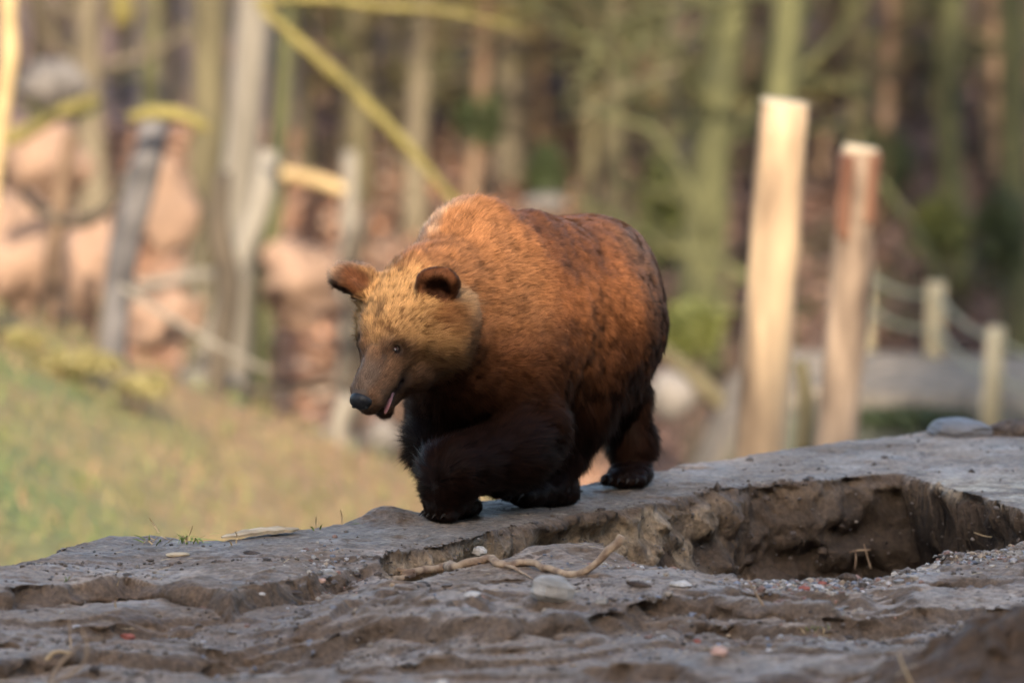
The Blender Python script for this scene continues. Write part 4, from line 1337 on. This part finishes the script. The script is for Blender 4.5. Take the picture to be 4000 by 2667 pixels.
m_nostril, _, b_ = new_mat('nostril_black'); b_.inputs['Base Color'].default_value = (.002, .002, .002, 1)
for s in (1, -1):
    uv_ball(H(.3880, s * .024, .002), (.009, .011, .008), (nrm(HF + HL * s * .6), HL, HU), 'nostril', m_nostril, nose, 12, 8)
m_tongue = noise_mat('wet_pink_tongue', (.50, .20, .20), (.62, .30, .29), 60, rough=.35, bump=.3, bscale=300, bdist=.001, spec=.5)
def ton_fn(q):
    x, y, z = q
    return np.array([x, y * (1 - .35 * max(0, x)), z - .55 * x * x * (x > 0)])
uv_ball(H(.282, .016, -.086), (.058, .026, .012), (nrm(HF * .95 + HU * -.26 + HL * .12), HL, HU), 'tongue', m_tongue, bear, 20, 14, ton_fn)
m_gum = noise_mat('dark_pink_gum', (.16, .05, .05), (.26, .10, .10), 60, rough=.35, bump=0, spec=.5)
gum = uv_ball(H(.255, 0, -.094), (.062, .034, .010), AX, 'gum', m_gum, bear)
m_tooth, _, b_ = new_mat('ivory_tooth'); b_.inputs['Base Color'].default_value = (.62, .52, .36, 1); b_.inputs['Roughness'].default_value = .4
for s in (1, -1):
    uv_ball(H(.268, s * .030, -.083), (.005, .005, .015), AX, 'tooth', m_tooth, bear, 8, 6)
m_claw = noise_mat('horn_claw', (.012, .010, .009), (.045, .036, .028), 40, rough=.6, bump=0, spec=.15)
def claw_mesh(p, d, L, curl):
    n, rings = 7, 6
    V, F = [], []
    side = nrm(np.cross(d, ZZ))
    for j in range(rings):
        t = j / (rings - 1)
        c = p + d * L * t + ZZ * (.25 * L * t - (curl + .25) * L * t * t)
        r = .0072 * (1 - t) ** .7 + .0008
        for i in range(n):
            a = 2 * math.pi * i / n
            V.append(c + side * math.cos(a) * r * .7 + ZZ * math.sin(a) * r)
    for j in range(rings - 1):
        for i in range(n):
            i2 = (i + 1) % n
            F.append([j * n + i, j * n + i2, (j + 1) * n + i2, (j + 1) * n + i])
    return mesh_np(np.array(V), np.array(F), True, 'claw')
for c in CLAWS:
    me = claw_mesh(*c); me.materials.append(m_claw)
    link('claw', me, bear)
# ================================================================== things lying on the bank
m_stick = noise_mat('dry_stick', (.16, .10, .065), (.46, .33, .21), 22, bump=.6, bscale=120, bdist=.003, stretch=(1, 1, 1))
m_straw = noise_mat('straw', (.38, .27, .15), (.55, .42, .25), 30, bump=0)
m_stoneg = noise_mat('grey_stone', (.20, .185, .165), (.36, .33, .29), 18, bump=.6, bscale=90, bdist=.004, stretch=(1, 1, 3))
m_stonel = noise_mat('layered_stone', (.24, .22, .19), (.46, .42, .37), 10, bump=.8, bscale=60, bdist=.006, stretch=(1, 1, 4))
m_pale = noise_mat('pale_chip', (.36, .33, .29), (.56, .52, .47), 40, bump=.2, bscale=120, bdist=.002)
m_pink = noise_mat('pink_stone', (.42, .24, .18), (.60, .40, .32), 40, bump=.2, bscale=120, bdist=.002)
m_red = noise_mat('red_pebble', (.20, .055, .04), (.34, .12, .09), 40, bump=.2, bscale=120, bdist=.002)
m_clod = noise_mat('dark_clod', (.050, .034, .024), (.12, .085, .06), 30, bump=1, bscale=90, bdist=.006)
m_bark_dark = noise_mat('dark_bark_chip', (.035, .025, .02), (.09, .065, .05), 30, bump=.6, bscale=90, bdist=.004)
m_plank = noise_mat('split_wood', (.34, .25, .15), (.56, .44, .29), 12, bump=.6, bscale=60, bdist=.004, stretch=(.3, 2, 2))
m_grass = noise_mat('fresh_grass', (.13, .20, .05), (.26, .33, .11), 20, bump=0)
m_bluemud = noise_mat('smooth_grey_mud', (.10, .098, .10), (.17, .165, .165), 6, bump=.6, bscale=40, bdist=.01, rough=.55, spec=.5)

def gp(a, b, lift=0.0):
    return on_ground(a, b) + np.array([0, 0, lift])

def stick(name, pts, w, mat, label, cat, seed=0, parent=None, n=26, y0=None):
    if parent is None or parent.name != 'dry_branch': w = [k * .62 for k in w]
    """pts: (px, py, height above the soil or None to hold the depth of the last grounded point)"""
    q, yl = [], None
    for (a, b, h) in pts:
        if h is None:
            q.append(P(a, b, yl))
        else:
            p = gp(a, b); p[2] += h; yl = p[1]; q.append(p)
    w_ = np.interp(np.linspace(0, 1, n), np.linspace(0, 1, len(w)), [k * 1.35 * mpp(-1.3) / 2 for k in w])
    rp_ = resample(q, n)
    rp_ += np.stack([vnoise(rp_, 25, seed + k) for k in range(3)], 1) * w_[:, None] * .5
    o = obj_tube(name, [tube(rp_, w_, 9, .25, seed)], mat, parent)
    if parent is None: tag(o, label, cat)
    return o

br = empty('dry_branch', tuple(gp(480, 566)), 'long crooked dry branch in front of the pit, pale end sticking up', 'branch')
stick('stem', [(402, 577, .008), (415, 574.5, .012), (440, 570, .014), (470, 566, .012), (487, 563, .016), (503, 568, .014), (523, 566, .016), (546, 571, .012), (570, 576.5, .012), (586, 574.5, .014), (601, 559, None), (611, 548, None), (622.5, 535, None)],
      (5, 6.5, 7.5, 8, 7.5, 7, 6.5, 6, 5.5, 5.5, 5, 5.5, 6.5), m_stick, None, None, 3, br, 60)
stick('fork', [(415, 575, .01), (404, 571, None), (396, 569, None)], (4, 4, 3), m_stick, None, None, 4, br)
stick('fork', [(414, 576, .01), (405, 578, .006), (392, 586, .004)], (5, 6, 3), m_stick, None, None, 5, br)
stick('fork', [(505, 567, .01), (520, 573, .008), (534, 580, .004)], (3, 2, 1), m_stick, None, None, 6, br)
tw = empty('forked_twig', tuple(gp(857, 568)), 'small pale twig with three arms standing at the edge of the pit', 'twig')
stick('arm', [(855, 569, 0), (856, 560, None), (855, 549, None)], (2.6, 2.4, 2.2), m_stick, None, None, 7, tw, 10)
stick('arm', [(871, 568, 0), (867, 556, None), (864, 543, None)], (3, 2.6, 1.6), m_stick, None, None, 8, tw, 10)
stick('arm', [(871, 568, 0), (861, 548, None), (848, 551, None)][1:] if False else [(855, 569, .095), (849, 551.5, None), (865, 547, None)][1:] if False else [(871, 568, .075), (860, 549.5, None), (849, 551.5, None)], (2.2, 2.6, 2), m_stick, None, None, 9, tw, 10)
stick('straw', [(974, 537, .02), (988, 536, None), (999, 535.5, None)], (1.6, 1.4, 1.2), m_straw, 'thin straw lying across the wall of the pit at the right', 'straw', 10)
dp = empty('dry_stalk', tuple(gp(60, 670)), 'dry brown stalk with bent side stems in the lower left corner', 'stalk')
stick('stem', [(47, 684, .0), (60, 664, None), (72, 651, None), (82, 640, None), (105, 638, None)], (3, 3.4, 3, 2.4, 1.6), m_stick, None, None, 11, dp)
stick('stem', [(52, 683, .0), (72, 672, None), (84, 661, None), (87, 646, None), (81, 626, None)], (3.4, 3.4, 3, 2.6, 1.6), m_stick, None, None, 12, dp)
stick('stem', [(40, 670, .01), (56, 652, None), (72, 651, None)], (6, 5, 3), m_straw, None, None, 13, dp)
stick('stem', [(71, 650, .0), (70, 634, None), (69, 618, None)], (2.4, 2, 1.5), m_stick, None, None, 14, dp)
stick('stalk', [(912, 684, .0), (904, 668, None), (898, 652, None)], (3, 2.6, 1.4), m_straw, 'short straw coloured stalk at the bottom border left of the dark clod heap', 'stalk', 15)
stick('twig', [(764, 606, .0), (754, 590, None), (747, 574, None)], (3, 2.6, 1.2), m_stick, 'thin brown twig leaning left in front of the gravel', 'twig', 16)

def slab(name, a, b, wpx, hpx, mat, label, cat, seed, dpx=None, rot=0, tilt=0.0, rough=.3, power=.8, lift=.35, nu=12, nv=7):
    c = gp(a, b + hpx * .35)
    k = mpp(c[1])
    r = np.array([wpx * k / 2, (dpx or wpx * .7) * k / 2, hpx * k / 2])
    c[2] += r[2] * lift
    o = blob(name, (0, 0, 0), r, mat, seed=seed, rough=rough, nu=nu, nv=nv, rot=rot, freq=1.6, flat=True, power=power)
    o.location = c
    o.rotation_euler = (0, tilt, 0)
    return tag(o, label, cat)

slab('stone', 552, 587, 46, 28, m_stonel, 'grey layered wedge shaped stone below the dry branch', 'stone', 4, 34, .3, .22, .35, .6, .6)
slab('stone', 601, 599, 14, 9, m_stoneg, 'small light grey stone right of the wedge shaped one', 'stone', 5)
slab('white_chip', 472, 593, 15, 6, m_pale, 'white angular chip below the middle of the dry branch', 'chip', 6, rough=.6)
slab('white_chip', 681, 582, 20, 7, m_pale, 'flat whitish flake right of the tip of the dry branch', 'chip', 7, rough=.5)
slab('white_chip', 480, 549, 14, 9, m_pale, 'cream coloured flake stuck in the wall of the pit below the bear', 'chip', 8, rough=.6)
slab('stone', 442, 681, 14, 8, m_pale, 'white stone cut by the bottom border left of centre', 'stone', 9)
slab('stone', 719, 649, 17, 11, m_pink, 'pale pink stone on bare mud at the lower right', 'stone', 10)
slab('stone', 804, 587, 13, 7, m_red, 'larger dull red pebble in the gravel', 'pebble', 11)
slab('stone', 822, 582, 9, 5, m_red, 'smaller dull red pebble beside the larger one', 'pebble', 12)
slab('stone', 79, 600, 13, 9, m_pale, 'whitish pink stone below the ledge at the left', 'stone', 13)
slab('stone', 127, 635, 15, 8, m_red, 'blurred brick red stone at the lower left', 'stone', 14)
slab('stone', 330, 572, 14, 8, m_stoneg, 'rounded grey pebble beside the crumbled hollow left of the pit', 'pebble', 15)
slab('stone', 322, 579, 8, 5, m_pink, 'tiny reddish pebble just below the rounded grey one', 'pebble', 16)
slab('stone', 261, 593, 10, 4, m_pale, 'small white pebble left of the flat dark bark chip', 'pebble', 17)
slab('stone', 103, 589, 8, 8, m_stoneg, 'small upright bluish pebble under the ledge at the left', 'pebble', 18)
slab('stone', 697, 640, 9, 6, m_red, 'tiny orange pebble left of the pale pink stone', 'pebble', 19)
slab('clod', 848, 576, 18, 12, m_clod, 'brown earth clod between the gravel and the forked twig', 'clod', 20, rough=.45)
slab('clod', 822, 549, 10, 8, m_clod, 'small clod at the rim of the pit', 'clod', 26, rough=.45)
slab('wood_chip', 178, 553, 26, 5, m_plank, 'pale curled wood chip on the left of the bank', 'wood chip', 21, 14, .2)
slab('bark_chip', 253, 552, 20, 5, m_bark_dark, 'dark bark chip lying below the split plank', 'bark chip', 22, 12, -.2, .15)
slab('bark_chip', 291, 591, 24, 4, m_bark_dark, 'flat dark bark chip lying on mud left of the pit', 'bark chip', 23, 10)
slab('bark_chip', 640, 583, 26, 7, m_bark_dark, 'dark bark piece right of the dry branch', 'bark chip', 24, 10, .2, .2)
slab('rock', 961, 424, 62, 26, m_bluemud, 'smooth bluish grey mud covered rock on the crest at the right', 'rock', 25, 50, 0, 0, .30, 1, .2, 28, 16)
slab('rock', 1018, 424, 60, 26, m_clod, 'dark crumbly lump on the crest at the right border', 'rock', 27, 50, 0, 0, .35, 1, .2, 28, 16)

# split plank on the skyline at the left
A_, B_ = gp(222, 540, .012), gp(298, 533, .016)
d_ = nrm_(B_ - A_); s_ = nrm_(np.cross(d_, [0, 0, 1])); u_ = np.cross(s_, d_)
Vp, Fp = [], []
NP_ = 14
for j in range(NP_):
    t_ = j / (NP_ - 1)
    w_ = .030 * min(1, .25 + t_ * 3) * min(1, .3 + (1 - t_) * 4); h_ = .010 * min(1, .3 + t_ * 2) * min(1, .35 + (1 - t_) * 3)
    c_ = A_ + (B_ - A_) * t_ + u_ * (.008 * math.sin(t_ * 3.1) + .002 * math.sin(j * 2.1))
    for (su, ss) in ((-1, -1), (-1, 1), (.3, 1.1), (1, .5), (1, -.6), (.2, -1.1)):
        Vp.append(c_ + s_ * ss * w_ * (1 + .1 * math.sin(j * 1.7 + ss)) + u_ * su * h_)
for j in range(NP_ - 1):
    for i in range(6):
        i2 = (i + 1) % 6
        Fp.append([j * 6 + i, j * 6 + i2, (j + 1) * 6 + i2, (j + 1) * 6 + i])
me = bpy.data.meshes.new('split_plank')
me.from_pydata([tuple(v) for v in Vp], [], [tuple(f) for f in Fp] + [tuple(range(5, -1, -1)), tuple(range((NP_ - 1) * 6, NP_ * 6))])
me.materials.append(m_plank)
tag(link('split_plank', me), 'long pale split plank lying on the skyline of the bank at the left', 'plank')

# grass tufts
def tuft(name, blades, label, mat=m_grass, w=1.7, seed=0):
    """blades: list of ((px,py) foot, (px,py) mid, (px,py) tip)"""
    f0 = gp(*blades[0][0])
    t = empty(name, tuple(f0), label, 'grass')
    for i, bl in enumerate(blades):
        a = gp(*bl[0]); y = a[1]
        m_, e_ = P(*bl[1], y - .01 * i % .03), P(*bl[2], y - .02)
        q = resample([a, m_, e_], 7)
        ww = np.array([.8, 1, 1, .9, .7, .45, .08]) * w * mpp(y) / 2
        Vb = np.concatenate([q + np.array([1, .4, .3]) * ww[:, None], q - np.array([1, .4, .3]) * ww[:, None]])
        Vb[7:] += np.array([0, .001, 0])
        Fb = [[j, j + 1, 8 + j, 7 + j] for j in range(6)]
        me = mesh_np(Vb, np.array(Fb), True, 'blade'); me.materials.append(mat if i % 3 else m_straw)
        link('blade', me, t)
    return t
rng = np.random.default_rng(77)
bl = [((159, 532), (154, 524), (148.5, 516))]
for i in range(26):
    a = rng.uniform(140, 200); b = 546 - (a - 140) * .03 + rng.uniform(-7, 1)
    dx = rng.normal(0, 10)
    bl.append(((a, b), (a + dx * .6, b - rng.uniform(2, 6)), (a + dx * 1.5, b - rng.uniform(-2, 7))))
tuft('grass_tuft', bl, 'flattened grass tuft with one tall blade on the left skyline of the bank')
tuft('grass_tuft', [((186, 540), (190, 533), (193, 524)), ((184, 541), (181, 536), (176, 533)), ((190, 541), (198, 537), (206, 545)), ((182, 542), (183, 548), (178, 552))], 'small grass blades right of the flattened tuft')
tuft('grass_tuft', [((316, 528), (316, 523), (316, 515)), ((314, 530), (311, 526), (308, 527)), ((320, 529), (322, 524), (326, 522))], 'few tiny grass blades on the skyline beside the end of the split plank')
tuft('grass_tuft', [((66, 581), (69, 578), (73, 574)), ((65, 581), (68, 579), (70, 575)), ((64, 582), (66, 578), (64, 575))], 'bright green seedling on the ledge at the far left')
tuft('grass_tuft', [((118, 596), (117, 588), (119, 578)), ((116, 607), (115, 602), (117, 597))], 'single dry blade standing below the ledge at the left', m_straw)
tuft('grass_tuft', [((805 + i * 3.1, 633 - (i % 3) * 3), (806 + i * 3 + (i % 4 - 2) * 2, 629 - i % 3), (806 + i * 3 + (i % 5 - 2) * 4, 626 - (i % 4))) for i in range(9)], 'blurred sprig of green grass on the mud at the lower right')
tuft('grass_tuft', [((236, 543), (237, 536), (235, 530)), ((232, 545), (230, 541), (226, 540))], 'thin dry grass blade in front of the left end of the split plank', m_straw)
tuft('grass_tuft', [((342, 524), (342, 516), (340, 508)), ((345, 524), (352, 521), (358, 520)), ((347, 525), (354, 523), (362, 523))], 'dry stem with moss green sprout on the raised lip left of the bear')

# crumbs, gravel and straw bits: nobody could count them
ICO = np.array([(0, 0, -1), (.72, -.53, -.45), (-.28, -.85, -.45), (-.89, 0, -.45), (-.28, .85, -.45), (.72, .53, -.45), (.28, -.85, .45), (-.72, -.53, .45), (-.72, .53, .45), (.28, .85, .45), (.89, 0, .45), (0, 0, 1)])
ICF = np.array([(0, 1, 2), (1, 0, 5), (0, 2, 3), (0, 3, 4), (0, 4, 5), (1, 5, 10), (2, 1, 6), (3, 2, 7), (4, 3, 8), (5, 4, 9), (1, 10, 6), (2, 6, 7), (3, 7, 8), (4, 8, 9), (5, 9, 10), (6, 10, 11), (7, 6, 11), (8, 7, 11), (9, 8, 11), (10, 9, 11)])
def crumbs(name, x, y, size, cols, seed, flat=.7, zoff=.2):
    rng = np.random.default_rng(seed)
    n = len(x)
    z = gz_at(x, y)
    s = size[:, None, None]
    sh = ICO[None] * (1 + rng.normal(0, .22, (n, 12, 1))) * rng.uniform(.6, 1.3, (n, 1, 3))
    sh[:, :, 2] *= flat
    yaw = rng.uniform(0, 6.28, n); c_, s2 = np.cos(yaw)[:, None], np.sin(yaw)[:, None]
    sx = sh[:, :, 0] * c_ - sh[:, :, 1] * s2; sy = sh[:, :, 0] * s2 + sh[:, :, 1] * c_
    V = np.stack([sx, sy, sh[:, :, 2]], 2) * s + np.stack([x, y, z + size * zoff], 1)[:, None, :]
    F = (ICF[None] + (np.arange(n) * 12)[:, None, None]).reshape(-1, 3)
    col = np.asarray(cols)[rng.integers(0, len(cols), n)] * rng.uniform(.65, 1.3, (n, 1))
    me = mesh_np(V.reshape(-1, 3), F, False, name)
    set_col(me, np.repeat(col, 12, 0)); me.materials.append(m_mud)
    return tag(link(name, me), kind='stuff')
rng = np.random.default_rng(91)
n = 60000
x = rng.uniform(-2.6, 2.6, n); y = rng.uniform(-5.6, 2.2, n)
keep = (y < edge_far(x) + .1)
dn = vnoise(np.stack([x, y, x * 0], 1), 2.2, 301) + .5 * vnoise(np.stack([x, y, x * 0], 1), 7, 302)
inpit = (y > edge_rim(x)) & (y < edge_shelf(x) + .03)
shelf = (y > edge_shelf(x) - .05)
pr = np.where(inpit, .7, np.where(shelf, .04, sstep(-.25, .8, dn) * .75))
keep &= rng.random(n) < pr
x, y = x[keep], y[keep]
size = np.exp(rng.normal(math.log(.0045), .55, len(x))).clip(.002, .022)
crumbs('earth_crumbs', x, y, size, [(.10, .072, .052), (.15, .12, .10), (.075, .052, .036), (.20, .165, .135)], 5)['label'] = 'crumbs of brown earth scattered over the bank'
gxs, gys = [], []
for (a, b, sa, sb, k) in ((795, 582, 26, 7, 900), (775, 572, 22, 3, 300), (860, 573, 25, 3, 250), (975, 556, 32, 6, 900), (920, 562, 14, 3, 250), (650, 562, 40, 3, 150), (820, 612, 60, 14, 120), (600, 640, 200, 25, 160), (330, 565, 18, 8, 160), (200, 600, 120, 25, 100), (790, 575, 60, 8, 250), (700, 625, 60, 16, 120)):
    for _ in range(k):
        q = G0(a + rng.normal(0, sa), b + rng.normal(0, sb))
        if abs(q[0]) < 2.8 and -5.8 < q[1] < 2 and not (edge_rim(q[0]) + .05 < q[1] < edge_shelf(q[0])):
            gxs.append(q[0]); gys.append(q[1])
gxs, gys = np.array(gxs), np.array(gys)
crumbs('gravel', gxs, gys, np.exp(rng.normal(math.log(.0065), .45, len(gxs))).clip(.003, .02),
       [(.30, .27, .23), (.22, .20, .18), (.38, .33, .27), (.16, .13, .11), (.26, .15, .11), (.45, .42, .40), (.20, .21, .24), (.33, .25, .17)], 6)['label'] = 'mixed small gravel along the edge of the pit'
n = 420
x = rng.uniform(-2.2, 2.2, n); y = rng.uniform(-5, .5, n); k = (y < edge_rim(x)) | (x < -.75) & (y < edge_far(x)); x, y = x[k], y[k]; n = len(x)
yaw = rng.uniform(0, 3.14, n); L_s = rng.uniform(.008, .035, n)
p = np.stack([x, y, gz_at(x, y) + .004], 1)
e1 = np.stack([np.cos(yaw), np.sin(yaw), rng.normal(0, .15, n)], 1) * L_s[:, None]; e2 = np.stack([-np.sin(yaw), np.cos(yaw), np.full(n, .5)], 1) * .0012
V = np.stack([p - e1 - e2, p + e1 - e2, p + e1 + e2, p - e1 + e2], 1).reshape(-1, 3)
me = mesh_np(V, np.arange(n * 4).reshape(n, 4), False, 'straw_bits'); me.materials.append(m_straw)
tag(link('straw_bits', me), kind='stuff')['label'] = 'bits of straw and rootlets scattered on the mud'
